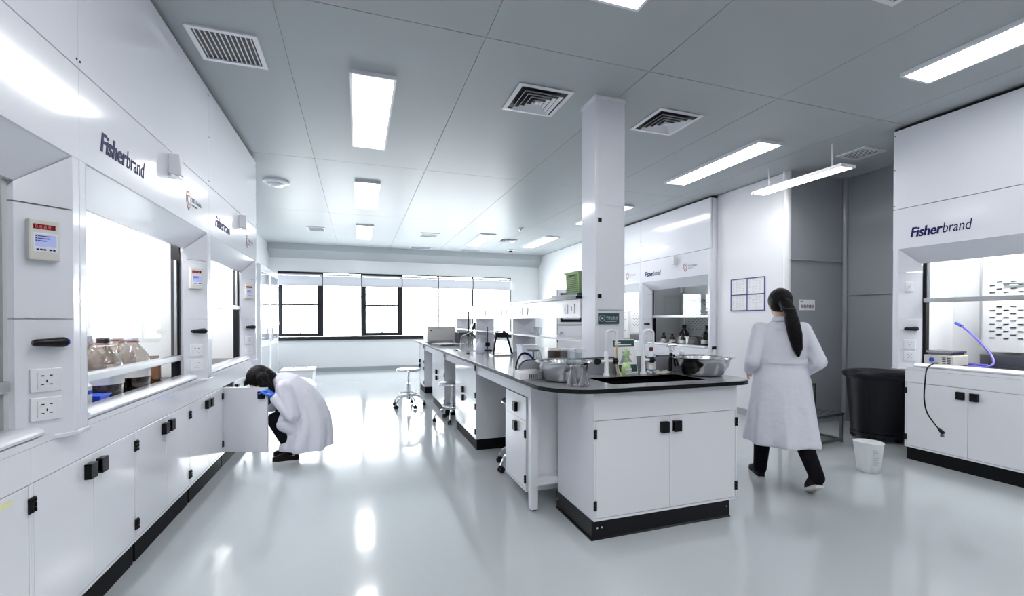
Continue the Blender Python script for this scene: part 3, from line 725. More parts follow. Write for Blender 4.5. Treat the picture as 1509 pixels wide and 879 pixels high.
def tap(label, x, y, knobs, reach):
    t = thing('gooseneck_tap', label, 'tap', (x, y, .9015), group='white gooseneck taps')
    MB().lathe([(.024, 0), (.024, .008), (.016, .02), (.0145, .16), (.012, .165), (.0095, .17)], n=16, cap1=True).build('tap_body', white, t, smooth=True)
    pts = [(0, 0, .165), (0, 0, .28)] + [(reach / 2 - reach / 2 * math.cos(a), 0, .285 + .035 * math.sin(a) ** .6) for a in [PI * k / 10 for k in range(1, 10)]] + [(reach, 0, .285), (reach, 0, .215)]
    MB().tube(pts, .0095, 12).build('spout', white, t, smooth=True)
    for s in knobs:
        MB().cyl((0, 0, .10), (s * .05, -.0, .10), .011, n=12).build('valve_arm', white, t, smooth=True)
        kb = MB().cyl((s * .05, 0, .10), (s * .062, 0, .10), .016, n=12)
        for a in range(6): kb.cyl((s * .062, .016 * math.cos(a * PI / 3), .10 + .016 * math.sin(a * PI / 3)), (s * .085, .016 * math.cos(a * PI / 3), .10 + .016 * math.sin(a * PI / 3)), .008, n=8)
        kb.cyl((s * .06, 0, .10), (s * .086, 0, .10), .018, n=12); kb.build('knob', black, t, smooth=True)
    return t
tap('left white gooseneck tap with two black knobs and a rubber tube on its spout', 1.66, 2.80, (-1, 1), .085)
tap('right white gooseneck tap between the board and the blue bottle', 1.965, 2.80, (1,), .085)
MBt = MB().tube(smoothcurve([(0, 0, .22), (0, 0, .12), (.004, -.01, .03), (.012, -.04, -.02), (.008, -.05, -.035)]), .007)
tag(MBt.build('rubber_tube', rubber, None, smooth=True, loc=(1.745, 2.80, .915)), 'yellowed rubber tube hanging from the left tap into the sink', 'tube')
bd = thing('information_board', 'white upright board with dark green bands leaning behind the taps', 'board', (1.855, 2.85, .9015))
Mb = Matrix.Rotation(math.radians(-6), 4, 'X')
def quad_board(x0, x1, z0, z1, y, m, nm, lab=None): return MB().box(x0, x1, y, y + .004, z0, z1).build(nm, m, bd, M=Mb)
MB().prism([(-.075, 0), (.10, 0), (.085, .25), (-.10, .25)], 0, .006, 'y').build('panel', paper, bd, M=Mb)
MB().prism([(-.093, .195), (.082, .195), (.079, .243), (-.098, .243)], -.0015, 0, 'y').build('green_header', greenh, bd, M=Mb)
MB().prism([(-.070, .012), (.094, .012), (.090, .065), (-.076, .065)], -.0015, 0, 'y').build('green_footer', greenh, bd, M=Mb)
for i, (w, z) in enumerate(((.05, .222), (.14, .207))): MB().box(-.085, -.085 + w, -.0025, -.0012, z, z + .008).build('header_line', paper, bd, M=Mb)
MB().prism([(-.05, .07), (-.02, .14), (-.03, .17), (.0, .15), (.04, .17), (.03, .12), (.06, .08), (.0, .09)], -.002, 0, 'y').build('dark_picture', ink, bd, M=Mb)
sb = thing('soap_bottle', 'clear pump bottle of light green soap in front of the board', 'bottle', (1.80, 2.765, .9015))
MB().lathe([(.034, 0), (.038, .006), (.038, .05), (.030, .075), (.012, .09), (.012, .10)], n=20, sy=.75, cap1=True).build('bottle_body', greenl, sb, smooth=True)
MB().lathe([(.013, .10), (.013, .12), (.005, .125), (.005, .14)], n=12, cap1=True).box(-.006, .036, -.006, .006, .14, .15).build('pump', greenl, sb)
MB().box(-.024, .024, -.0305, -.029, .015, .05).build('label_patch', label_w, sb)
text('ECO', .022, navy, sb, (-.018, -.031, .022), FR, ext=.0003)
MB().ball((0, 0, .165), .018, (1, .5, 1.3), 6).ball((-.015, 0, .145), .016, (1, .5, 1), 6).build('leaf_tag', greenl, sb, smooth=True)
bb = thing('spray_bottle', 'bottle of blue liquid with a red-brown cap beside the right tap', 'bottle', (2.055, 2.83, .9015))
MB().lathe([(.030, 0), (.034, .006), (.034, .10), (.030, .12)], n=20, cap1=True).build('blue_liquid', bluel, bb, smooth=True)
MB().lathe([(.0345, .118), (.028, .14), (.012, .155), (.012, .17)], n=20, cap0=False, cap1=True).build('bottle_neck', plas, bb, smooth=True)
MB().cyl((0, 0, .165), (0, 0, .19), .015, n=14).build('cap', mat('brown_cap', (.10, .02, .02), .4), bb)
MB().lathe([(.0350, .03), (.0350, .085)], n=20, cap0=False).build('label_band', label_w, bb, smooth=True)
ew = thing('eyewash_gun', 'black hand-held eyewash spray with silver head at the sink edge', 'eyewash', (2.155, 2.74, .9015))
MB().lathe([(.022, 0), (.024, .006), (.014, .012), (.013, .02)], n=16, cap1=True).build('holder', darksteel, ew, smooth=True)
MB().tube([(0, 0, .015), (.002, 0, .09), (.006, 0, .15)], [.013, .014, .012], 12).build('grip', black, ew, smooth=True)
MB().tube([(.03, 0, .14), (.036, -.002, .10), (.042, 0, .05)], [.008, .009, .006], 10).build('lever', black, ew, smooth=True)
MB().tube([(.006, 0, .15), (.008, 0, .19)], [.013, .016], 12).ball((.012, 0, .175), .018).build('valve_block', chrome, ew, smooth=True)
MB().cyl((-.022, 0, .205), (.045, 0, .205), .013, n=14).cyl((.008, 0, .18), (.008, 0, .205), .008).build('spray_head', chrome, ew, smooth=True)
# cloth
m = MB(); nx, ny = 14, 9; G = []
for j in range(ny + 1):
    G.append([m.b.verts.new((-.075 + .15 * i / nx + .01 * math.sin(j), -.035 + .07 * j / ny + .008 * math.sin(i * .8), .006 + .012 * (1 + math.sin(i * 1.1 + j * .7)) * (.5 + .5 * math.cos(j * 1.3 + i * .3)))) for i in range(nx + 1)])
for j in range(ny):
    for i in range(nx): m.b.faces.new([G[j][i], G[j][i + 1], G[j + 1][i + 1], G[j + 1][i]])
o = m.build('rag', cloth, None, smooth=True, loc=(2.065, 2.765, .9005)); tag(o, 'crumpled beige rag beside the sink, left of the eyewash gun', 'cloth')
md = o.modifiers.new('thick', 'SOLIDIFY'); md.thickness = .003
gs = thing('glass_stopper', 'clear glass stopper standing behind the large steel bowl', 'stopper', (2.33, 2.83, .9015))
MB().lathe([(.018, 0), (.02, .02), (.012, .06), (.014, .10)], n=16, cap1=True).build('stem', glassb, gs, smooth=True)
MB().ball((0, 0, .14), .02, (1, 1, 1.2)).cyl((0, 0, .1), (0, 0, .13), .008).build('ball_top', mat('frosted_white', (.75, .77, .8), .3), gs, smooth=True)

# ============================================================ THINGS ALONG THE BENCH
cn = thing('plastic_bucket', 'translucent white container with a pale blue patch on the bench', 'container', (1.42, 3.75, .9015))
MB().loft(taper_box(.065, .065, .072, .072, 0, .17)).build('container_body', mat('cloudy_white', (.70, .73, .84), .3), cn, bevel=.006)
MB().box(-.03, .025, -.0715, -.068, .05, .10).build('blue_patch', mat('pale_blue', (.42, .48, .8), .4), cn, M=None)
MB().box(-.076, .076, -.076, .076, .165, .172).build('rim', white, cn)
st = thing('flask_stand', 'black slanted stand of glassware with a purple knob', 'stand', (1.50, 4.75, .9015))
for s in (-1, 1):
    MB().tube([(s * .11, -.05, 0), (s * .06, 0, .22)], .012, 8).build('leg', black, st)
MB().box(-.075, .075, -.02, .02, .20, .25).build('head', black, st, bevel=.004); MB().cyl((.03, 0, .25), (.03, 0, .275), .018, n=12).build('knob', mat('purple', (.1, .05, .3), .4), st)
MB().box(-.12, .12, -.08, .08, 0, .012).build('base', alu, st)
for i in range(3): flask(['small flask on the black stand base, left of three', 'small flask on the black stand base, middle of three', 'small flask on the black stand base, right of three'][i], 1.45 + i * .05, 4.745, .9135, .5, grp='small flasks on the black stand')
# glass drying rack with flasks
gr_ = thing('glassware_rack', 'wire rack crowded with clear glass tubes on the bench near the printer', 'rack', (1.38, 5.65, .9015))
MB().box(-.16, .16, -.12, .12, 0, .008).build('tray', white2, gr_)
for s in (-1, 1): MB().tube([(s * .15, 0, .008), (s * .13, 0, .18), (0, 0, .235)], .005, 6).build('wire_arch', alu, gr_)
for i in range(6):
    for j in range(2):
        MB().lathe([(.004, .012), (.017, .03), (.019, .08), (.008, .12), (.008, .17), (.011, .175)], -.12 + i * .048, -.05 + j * .1, n=12).build('glass_tube', glassb, gr_, smooth=True)
wb = thing('wash_bottle', 'white plastic bottle standing in front of the glassware rack', 'bottle', (1.36, 5.15, .9015))
MB().lathe([(.045, 0), (.05, .01), (.05, .09), (.03, .12), (.014, .13), (.014, .15)], n=20, cap1=True).build('bottle_body', mat('cloudy_white', (.7, .73, .8), .3), wb, smooth=True)
MB().cyl((0, 0, .15), (0, 0, .17), .017, n=12).build('cap', white, wb)
for i, (x, y) in enumerate(((1.18, 5.6), (1.19, 5.05), (1.45, 4.85))):
    tag(MB().box(-.018, .018, -.012, .012, 0, .010).build('rubber_stopper', black, None, bevel=.002, loc=(x, y, .9015)), ['small black stopper near the worktop edge by the papers', 'small black stopper near the worktop edge before the glassware rack', 'small black stopper beside the white plastic bottle'][i], 'stopper', 'black stoppers on the bench')
cl = thing('clamp_stand', 'tall black retort stand with clamp behind the glassware rack', 'stand', (1.55, 5.5, .9015))
MB().box(-.05, .05, -.04, .04, 0, .012).build('base', black, cl); MB().cyl((0, 0, .01), (0, 0, .30), .006, n=8).build('rod', black, cl)
MB().box(-.03, .03, -.015, .015, .05, .10).build('clamp', black, cl)
cl = thing('clamp_stand', 'tall black retort stand seen through the rack beside the windows', 'stand', (1.66, 7.0, .9015))
MB().box(-.05, .05, -.04, .04, 0, .012).build('base', black, cl); MB().cyl((0, 0, .01), (0, 0, .52), .012, n=8).build('rod', black, cl)
pr_ = thing('printer', 'light grey box-shaped printer at the far end of the island', 'printer', (1.33, 7.75, .9015))
MB().box(-.24, .24, -.22, .22, .0, .24).build('housing', cream, pr_, bevel=.01); MB().box(-.23, .23, -.21, .21, .24, .265).build('lid', cream, pr_, bevel=.006)
MB().box(-.21, .19, -.23, -.22, .01, .04).build('paper_slot', ink, pr_); MB().box(-.19, -.16, -.226, -.22, .20, .22).build('button', black, pr_)
MB().box(-.20, .22, .18, .225, .258, .272).build('dark_edge', ink, pr_)
pp = thing('paper_stack', 'loose white papers and clipboard lying before the printer', 'papers', (1.28, 6.95, .9015), math.radians(12))
MB().box(-.16, .18, -.24, .22, 0, .012).build('clipboard', ink, pp); MB().box(-.12, .16, -.2, .2, .012, .02).build('paper', paper, pp, M=Matrix.Rotation(.15, 4, 'Z'))
MB().box(-.14, .10, -.3, .0, .020, .026).build('paper', paper, pp, M=Matrix.Rotation(-.2, 4, 'Z'))
bk = thing('instrument', 'dark instrument box under the rack beside the printer', 'instrument', (1.66, 7.3, .9015))
MB().box(-.12, .12, -.16, .16, 0, .18).build('housing', mat('charcoal', (.06, .065, .08), .4), bk, bevel=.008); MB().cyl((-.02, -.16, .09), (-.02, -.175, .09), .05, n=20).build('dial', darksteel, bk)
MB().cyl((.06, -.16, .14), (.06, -.18, .14), .012, n=10).build('knob', alu, bk)
ds = thing('desk_phone', 'small black device on the rack shelf near the windows', 'device', (1.9, 7.6, 1.1235))
MB().prism([(-.05, 0), (.05, 0), (.03, .11), (.0, .12)], -.04, .04, 'y').build('device_body', black, ds, bevel=.004); MB().box(-.045, -.04, -.025, .025, .02, .08).build('screen', alu, ds)
for i, (x, y) in enumerate(((1.60, 3.95), (1.66, 4.05), (1.72, 3.92), (1.68, 4.2))):
    flask(['flask under the rack shelf nearest the column, first of four', 'flask under the rack shelf nearest the column, second of four', 'flask under the rack shelf nearest the column, third of four', 'flask under the rack shelf, rearmost of the group of four'][i], x, y, .9015, .9, grp='flasks under the rack')
for i in range(3):
    t = thing('glass_beaker', ['small glass beaker on the rack shelf behind the bucket, leftmost', 'small glass beaker on the rack shelf behind the bucket, middle', 'small glass beaker on the rack shelf behind the bucket, rightmost'][i], 'beaker', (1.86 + .02 * i, 4.55 + i * .13, 1.1235), group='beakers on the rack shelf')
    MB().lathe([(0, .001), (.03, 0), (.032, .08), (.034, .085), (.030, .08), (.028, .004), (0, .003)], n=18).build('beaker_body', glassb, t, smooth=True)
# burettes / thin rods
bu = thing('burette_stand', 'thin burette stand with glass tube behind the flask stand', 'stand', (1.55, 5.05, .9015))
MB().box(-.06, .06, -.05, .05, 0, .01).build('base', white, bu); MB().cyl((0, 0, .01), (0, 0, .42), .004, n=8).build('rod', alu, bu); MB().cyl((.02, 0, .08), (.02, 0, .4), .007, n=10).build('burette', glassb, bu); MB().box(-.03, .05, -.006, .006, .25, .262).build('clamp', black, bu)

# ============================================================ STOOLS
def make_stool(label, x, y, hz, dark=False, rot=0):
    t = thing('lab_stool', label, 'stool', (x, y, 0), rot, 'round laboratory stools')
    MB().lathe([(0, hz - .03), (.16, hz - .03), (.175, hz - .02), (.175, hz - .006), (.16, hz), (0, hz + .002)], n=32, cap0=False).build('seat', mat('stool_black', (.03, .03, .035), .3) if dark else alu, t, smooth=True)
    MB().torus((0, 0, hz - .022), .174, .008).build('seat_rim', chrome, t, smooth=True)
    MB().cyl((0, 0, .12), (0, 0, hz * .62), .025, n=14).build('column', chrome, t, smooth=True)
    MB().cyl((0, 0, hz * .6), (0, 0, hz - .03), .014, n=12).build('piston', chrome, t, smooth=True)
    MB().tube([(0, .0, hz - .045), (.10, .02, hz - .05), (.12, .02, hz - .06)], .006, 8).build('lever', black, t)
    MB().torus((0, 0, .20), .13, .008).build('foot_ring', chrome, t, smooth=True)
    for k in range(5):
        a = rot + 2 * PI * k / 5; c_, s_ = math.cos(a), math.sin(a)
        l = MB().tube(smoothcurve([(.02 * c_, .02 * s_, .15), (.10 * c_, .10 * s_, .165), (.19 * c_, .19 * s_, .13), (.225 * c_, .225 * s_, .075), (.23 * c_, .23 * s_, .05)], 4), .011, 8).build('leg', chrome, t, smooth=True)
        w_ = MB()
        for d_ in (-.013, .013): w_.cyl((.23 * c_ - s_ * (d_ - .008), .23 * s_ + c_ * (d_ - .008), .026), (.23 * c_ - s_ * (d_ + .008), .23 * s_ + c_ * (d_ + .008), .026), .025, n=14)
        w_.box(.23 * c_ - .012, .23 * c_ + .012, .23 * s_ - .012, .23 * s_ + .012, .03, .056); w_.build('caster', black, l, smooth=True)
make_stool('round chrome stool standing free in the aisle', .71, 6.82, .565)
make_stool('round chrome stool pushed halfway into the middle knee space', 1.14, 5.68, .50, rot=.3)
make_stool('black seated stool under the knee space nearest the camera', 1.36, 3.72, .60, True, .5)

# ============================================================ THINGS IN THE HOODS
def jug(label, x, y, z, cap, s=1, grp='brown glass jugs'):
    t = thing('glass_jug', label, 'jug', (x, y, z), group=grp)
    MB().lathe([(.070 * s, 0), (.078 * s, .008), (.080 * s, .15 * s), (.072 * s, .185 * s), (.045 * s, .225 * s), (.026 * s, .25 * s), (.022 * s, .275 * s), (.024 * s, .285 * s)], n=32, cap1=True).build('jug_body', amber, t, smooth=True)
    MB().lathe([(.0735 * s, .003), (.0765 * s, .095 * s), (.0765 * s, .10 * s)], n=28, cap1=True).build('dark_contents', amberd, t, smooth=True)
    MB().lathe([(.0815 * s, .065 * s), (.0815 * s, .125 * s)], n=32, cap0=False).build('label_band', label_w, t, smooth=True)
    MB().torus((0, 0, .262 * s), .026 * s, .004).build('neck_ring', redl, t)
    MB().lathe([(.026 * s, .27 * s), (.026 * s, .30 * s)], n=18, cap1=True).build('cap', cap, t, smooth=True)
    MB().tube(smoothcurve([(-.02 * s, .0, .265 * s), (-.055 * s, 0, .26 * s), (-.07 * s, 0, .23 * s), (-.062 * s, 0, .20 * s)]), .008 * s, 8).build('handle', amber, t, smooth=True)
    return t
hz0 = .8695
jug('brown jug with dark cap and red collar in the left hood', -1.335, 3.10, hz0, blackm, 1.1)
jug('brown jug with white and blue cap in the left hood', -1.335, 3.45, hz0, mat('white_blue_cap', (.55, .6, .85), .4), 1.1)
jug('brown jug nearest the control column, with grey cap', -1.50, 3.30, hz0, ink, 1.1)
jug('brown jug half hidden behind the white capped one', -1.50, 3.68, hz0, ink, 1.1)
sbt = thing('small_bottle', 'small brown bottle right of the jugs', 'bottle', (-1.37, 3.86, hz0))
MB().lathe([(.035, 0), (.04, .005), (.04, .13), (.03, .15)], n=24, cap1=True).build('bottle_body', mat('brown_bottle', (.16, .07, .035), .15, coat=.5), sbt, smooth=True); MB().lathe([(.03, .15), (.03, .17)], n=16, cap1=True).build('cap', mat('brown_bottle', (.2, .1, .05), .3), sbt)
wbt = thing('small_bottle', 'small white bottle with blue band behind the blue tray', 'bottle', (-1.31, 2.86, hz0))
MB().lathe([(.028, 0), (.03, .005), (.03, .09), (.02, .10), (.015, .12)], n=20, cap1=True).build('bottle_body', label_w, wbt, smooth=True); MB().lathe([(.0305, .05), (.0305, .07)], n=20, cap0=False).build('blue_band', bluep, wbt)
tr = thing('blue_tray', 'small bright blue plastic dish in the left hood', 'tray', (-1.295, 2.945, hz0))
MB().loft(taper_box(.03, .045, .036, .052, 0, .03)).build('tray_body', bluep, tr, bevel=.003); MB().box(-.04, .04, -.056, .056, .028, .034).build('rim', bluep, tr)
tag(MB().prism([(-.09, 0), (.09, 0), (.09, .01), (-.09, .012)], -.16, .16, 'y').build('notebook', darktop, None, loc=(-1.33, 5.0, hz0)), 'flat black notebook on the surface of the farther left hood', 'notebook')
# hotplate in right hood
hp = thing('hotplate', 'cream hotplate stirrer on the right hood surface, its cord hanging down', 'hotplate', (5.03, 2.60, hz0), math.radians(-90))
hp.scale = (1, 1, 1.25)
MB().box(-.11, .11, -.10, .12, .012, .085).build('housing', cream, hp, bevel=.006)
MB().box(-.10, .10, -.09, .11, .10, .118).build('heating_plate', steel, hp, bevel=.003)
MB().box(-.085, .085, -.08, .10, .085, .10).build('spacer', darksteel, hp)
MB().cyl((-.045, -.10, .05), (-.045, -.115, .05), .016, n=16).build('dial', bluep, hp)
for i in range(4):
    for j in range(2): MB().box(.03 + j * .035, .055 + j * .035, -.102, -.10, .025 + i * .013, .031 + i * .013).build('vent_slot', inkd, hp)
for x in (-.09, .09):
    for y in (-.08, .1): MB().cyl((x, y, 0), (x, y, .012), .012, n=10).build('foot', black, hp)
cb = thing('power_cord', 'black power cord and plug hanging from the right hood over the cabinet', 'cord', (4.80, 2.57, .0))
MB().tube(smoothcurve([(.16, 0.03, .90), (.10, .03, .905), (.04, .02, .902), (-.05, .015, .86), (-.045, .03, .76), (-.04, .04, .60), (-.04, .02, .48), (-.045, -.03, .40), (-.05, -.075, .35)], 8), .0055, 8).build('cable', black, cb, smooth=True)
MB().tube([(-.05, -.072, .355), (-.05, -.095, .33), (-.05, -.11, .315)], [.010, .016, .014], 10).build('plug', black, cb, smooth=True)
MB().box(-.053, -.047, -.112, -.102, .285, .305).box(-.063, -.057, -.10, -.09, .285, .31).box(-.043, -.037, -.095, -.085, .285, .31).build('plug_pin', darksteel, cb)
bt_ = thing('blue_hose', 'violet blue rubber hose from the nozzle to the hood surface', 'hose', (5.3, 2.5, 0))
MT2 = Matrix.Translation((-5.3, -2.5, 0))
MB().tube(smoothcurve([(5.43, 2.68, 1.23), (5.38, 2.60, 1.18), (5.31, 2.49, 1.09), (5.25, 2.39, .99), (5.20, 2.35, .91), (5.16, 2.40, .88), (5.15, 2.54, .879)], 8), .009, 8).build('hose', violet, bt_, smooth=True, M=MT2)
MB().tube([(5.19, 2.38, .895), (5.20, 2.5, .895), (5.22, 2.62, .895)], .009, 8).build('hose_loop', violet, bt_, smooth=True, M=MT2)
MB().cyl((5.43, 2.68, 1.23), (5.50, 2.76, 1.26), .014, n=10).build('nozzle', bluep, bt_, M=MT2)
def sbottle(label, x, y, s=1.0, big=False):
    t = thing('reagent_bottle', label, 'bottle', (x, y, hz0), group='dark reagent bottles in the right wall hood')
    MB().lathe([(.04 * s, 0), (.044 * s, .006), (.044 * s, .10 * s), (.02 * s, .135 * s), (.016 * s, .15 * s)], n=20, cap1=True).build('bottle_body', amberd, t, smooth=True)
    MB().lathe([(.020 * s, .15 * s), (.020 * s, .18 * s)], n=14, cap1=True).build('cap', blackm, t, smooth=True)
    MB().lathe([(.0448 * s, .025 * s), (.0448 * s, .075 * s)], n=20, cap0=False).build('label_band', label_w, t, smooth=True)
for i, (x, y, s) in enumerate(((5.15, 6.73, 1.05), (5.15, 6.50, 1.0), (5.10, 6.17, 1.05), (5.50, 6.62, 1.8), (5.38, 5.92, 1.8), (5.22, 5.80, 1.3))):
    sbottle(['small dark bottle in the right wall hood, farthest left', 'small dark bottle in the right wall hood, second from the left', 'small dark bottle before the silver pot in the right wall hood', 'large dark bottle behind the silver pot in the right wall hood', 'tall dark bottle at the right end of the right wall hood', 'medium dark bottle in front of the tall one at the right'][i], x, y, s)
pt = thing('water_bath', 'rounded silver water bath among the dark bottles in the right wall hood', 'water bath', (5.28, 6.28, hz0))
MB().loft(taper_box(.10, .17, .085, .15, 0, .13)).build('housing', alu, pt, bevel=.02); MB().box(-.103, -.098, -.04, .03, .05, .08).build('badge', navy, pt); MB().box(-.07, .07, -.12, .12, .13, .145).build('lid', steel, pt)
for i in range(2):
    tag(MB().box(-.05, .05, -.03, .03, 0, .01).build('spatula_tray', mat('white_tray', (.8, .8, .82), .4), None, M=Matrix.Rotation(.3, 4, 'Y'), loc=(5.03, 6.62 - i * .26, hz0 + .016)), ['white tilted dish at the front of the right wall hood, left one', 'white tilted dish at the front of the right wall hood, right one'][i], 'dish', 'white dishes in the right wall hood')
# blots seen in farthest hood: stand
fs = thing('clamp_stand', 'steel retort stand with clamps inside the hood behind the column', 'stand', (5.2, 8.1, hz0))
MB().box(-.06, .06, -.08, .08, 0, .014).build('base', steel, fs); MB().cyl((0, 0, .01), (0, 0, .62), .008, n=8).build('rod', steel, fs); MB().cyl((0, -.1, .2), (0, .14, .2), .006, n=8).cyl((0, -.1, .42), (0, .14, .45), .006, n=8).build('clamp', darksteel, fs)

# ============================================================ RIGHT SIDE THINGS
ns = thing('notice_frame', 'blue-edged frame of four printed sheets on the white wall', 'notice board', (4.949, 4.72, 1.63), -PI / 2)
# local x towards camera, -y to room
NX, NZ = .235, .2; 
hw, hh = .275, .215
pts_y = []
for s in (-1, 0, 1):
    MB().box(s * hw - .006, s * hw + .006, -.008, 0, -hh - .006, hh + .006).build('frame_bar', bluef, ns)
    MB().box(-hw, hw, -.0085, 0, s * hh - .006, s * hh + .006).build('frame_bar', bluef, ns)
for sx in (-1, 1):
    for sz in (-1, 1):
        sh = MB().box(sx * hw / 2 - hw / 2 + .008, sx * hw / 2 + hw / 2 - .008, -.004, 0, sz * hh / 2 - hh / 2 + .008, sz * hh / 2 + hh / 2 - .008).build('printed_sheet', paper, ns)
        k = MB()
        for r_ in range(11):
            for c_ in range(4):
                w = random.uniform(.02, .045); x = sx * hw / 2 - .11 + c_ * .055; z = sz * hh / 2 + .08 - r_ * .015
                if random.random() < .8: k.box(x, x + w, -.0048, -.004, z, z + .004)
        s_ = k.build('print_lines', mat('pale_ink', (.55, .55, .64), .7), sh); s_['kind'] = 'stuff'
sgn = thing('area_sign', 'small white sign with black Chinese lettering in the grey alcove', 'sign', (5.27, 4.119, 1.475))
MB().box(-.13, .13, -.003, 0, -.065, .065).build('plate', paper, sgn)
text('垃圾存放区', .044, inkd, sgn, (-.105, -.0035, -.035), FR, ext=.0004, bold=.0008)
text('■ ■■', .016, inkd, sgn, (-.115, -.0035, .035), FR, ext=.0004)
# step stool
ss = thing('step_stool', 'two-step metal step stool behind the walking person', 'step stool', (4.50, 3.62, 0), math.radians(8))
def leg(x, y, h): return MB().box(x - .014, x + .014, y - .014, y + .014, 0, h).build('leg', darksteel, ss)
w2 = .30
for x in (-w2, w2):
    leg(x, -.28, .29); leg(x, .0, .57); leg(x, .26, .57)
    MB().box(x - .012, x + .012, -.266, .246, .02, .045).build('floor_rail', darksteel, ss)
    MB().box(x - .012, x + .012, -.266, -.014, .26, .285).build('side_rail', darksteel, ss)
for y in (-.292, .248): MB().box(-w2, w2, y, y + .024, .02, .045).build('cross_rail', darksteel, ss)
for (a, b, z, nm) in ((-.30, .0, .29, 'lower_step'), (-.01, .28, .57, 'upper_step')):
    s_ = MB().box(-w2 - .02, w2 + .02, a, b, z, z + .022).build(nm, alu if z > .4 else darksteel, ss)
    for i in range(6): MB().box(-w2, w2, a + .03 + i * .042, a + .04 + i * .042, z + .022, z + .025).build('grip_rib', alu, s_)
# bin
bn = thing('waste_bin', 'large round black lidded bin on wheels beside the right hood', 'bin', (5.36, 3.36, 0))
MB().lathe([(.22, .08), (.245, .09), (.285, .66), (.30, .665), (.30, .69)], n=48, cap1=True).build('bin_body', bin_m, bn, smooth=True)
MB().lathe([(.31, .675), (.32, .69), (.32, .715), (.30, .73), (.26, .728), (.25, .74), (0, .745)], n=48, cap0=True).build('lid', bin_m, bn, smooth=True)
for a in range(5):
    c_, s_ = math.cos(a * 2 * PI / 5 + 3.4), math.sin(a * 2 * PI / 5 + 3.4)
    MB().cyl((.21 * c_ - .012, .21 * s_, .035), (.21 * c_ + .012, .21 * s_, .035), .035, n=16).box(.21 * c_ - .016, .21 * c_ + .016, .21 * s_ - .016, .21 * s_ + .016, .04, .09).build('wheel', blackm, bn, smooth=True)
MB().lathe([(.25, .05), (.25, .085)], n=40, cap1=True).build('dolly', bin_m, bn, smooth=True)
for s in (-1, 1): MB().box(-.05, .05, s * .29 - .02, s * .29 + .02, .56, .64).build('grip', bin_m, bn, bevel=.006)
# plastic jug on floor
pj = thing('measuring_jug', 'translucent white measuring jug standing on the floor', 'jug', (4.13, 2.66, 0))
pjb = MB(); pjb.lathe([(.075, .0), (.082, .008), (.102, .24), (.106, .25), (.103, .252), (.098, .242), (.078, .012), (0, .010)], n=40)
for v in pjb.b.verts:
    if v.co.z > .2 and v.co.x < -.07: v.co.x -= .02 * (v.co.z - .2) / .05; v.co.z += .01
pjb.build('jug_body', plas, pj, smooth=True)
for i in range(7): MB().box(-.004 + .03, .026 + (.012 if i % 2 else 0) + .03, -.004, .004, .08 + i * .02, .083 + i * .02).build('scale_mark', ink, pj, M=Matrix.Rotation(-.9, 4, 'Z') @ Matrix.Translation((.056 + .0, 0, 0)) if False else Matrix.Rotation(math.radians(-145), 4, 'Z') @ Matrix.Rotation(math.radians(90), 4, 'Z') @ Matrix.Translation((0, -.097, 0)))
MB().tube(smoothcurve([(.10, 0, .22), (.135, .0, .215), (.135, 0, .14), (.09, 0, .10)]), .008, 8).build('handle', plas, pj, smooth=True)
# far incubator
ib = thing('incubator', 'tall white incubator with dark glass door seen through the rack', 'incubator', (3.86, 8.1, 0))
MB().box(-.30, .30, -.30, .30, .06, 1.86).build('housing', cream, ib, bevel=.01)
d_ = MB().box(-.285, .285, -.325, -.302, 1.2, 1.84).build('door', white2, ib); MB().box(-.24, .20, -.330, -.325, 1.24, 1.79).build('door_glass', black, d_); MB().box(-.20, .16, -.334, -.330, 1.29, 1.74).build('glass_pane', linerg, d_)
MB().box(-.285, .285, -.32, -.302, .12, 1.17).build('lower_panel', white2, ib); MB().cyl((-.25, -.33, 1.04), (-.19, -.33, 1.04), .012, n=8).build('lock', ink, ib)
MB().box(-.3, .3, -.31, -.30, .86, .90).build('dark_strip', black, ib)
for x in (-.25, .25):
    for y in (-.25, .25): MB().cyl((x, y, 0), (x, y, .06), .03, n=12).build('foot', black, ib)
# glass door cabinet at far left
gc = thing('glass_cabinet', 'tall white double-door glass cabinet in the far left corner', 'cabinet', (-1.73, 9.6, 0), PI / 2)
Lc = 2.0
MB().box(0, Lc, .02, .24, .0, .02).box(0, Lc, .02, .24, 2.33, 2.35).box(0, .02, .02, .24, .02, 2.33).box(Lc - .02, Lc, .02, .24, .02, 2.33).box(.02, Lc - .02, .22, .24, .02, 2.33).build('carcass', white, gc)
for k in range(2):
    a, b = .0 + k * Lc / 2, (k + 1) * Lc / 2 - .004
    d_ = MB().box(a, a + .09, 0, .02, .02, 2.33).box(b - .09, b, 0, .02, .02, 2.33).box(a + .09, b - .09, 0, .02, .02, .12).box(a + .09, b - .09, 0, .02, 2.22, 2.33).box(a + .09, b - .09, 0, .02, .76, .88).build('door', white, gc)
    MB().box(a + .09, b - .09, .006, .012, .88, 2.22).build('door_pane', glass, d_); MB().box(a + .09, b - .09, .006, .012, .12, .76).build('door_pane', basem, d_)
    hx = b - .05 if k == 0 else a + .05
    MB().tube([(hx, 0, .85), (hx, -.04, .87), (hx, -.04, 1.10), (hx, 0, 1.12)], .010, 8).build('handle', chrome, d_)
    for z in (.3, 1.2, 2.1): MB().box((a if k == 0 else b) - .01, (a if k == 0 else b) + .01, -.008, 0, z - .04, z + .04).build('hinge', chrome, d_)
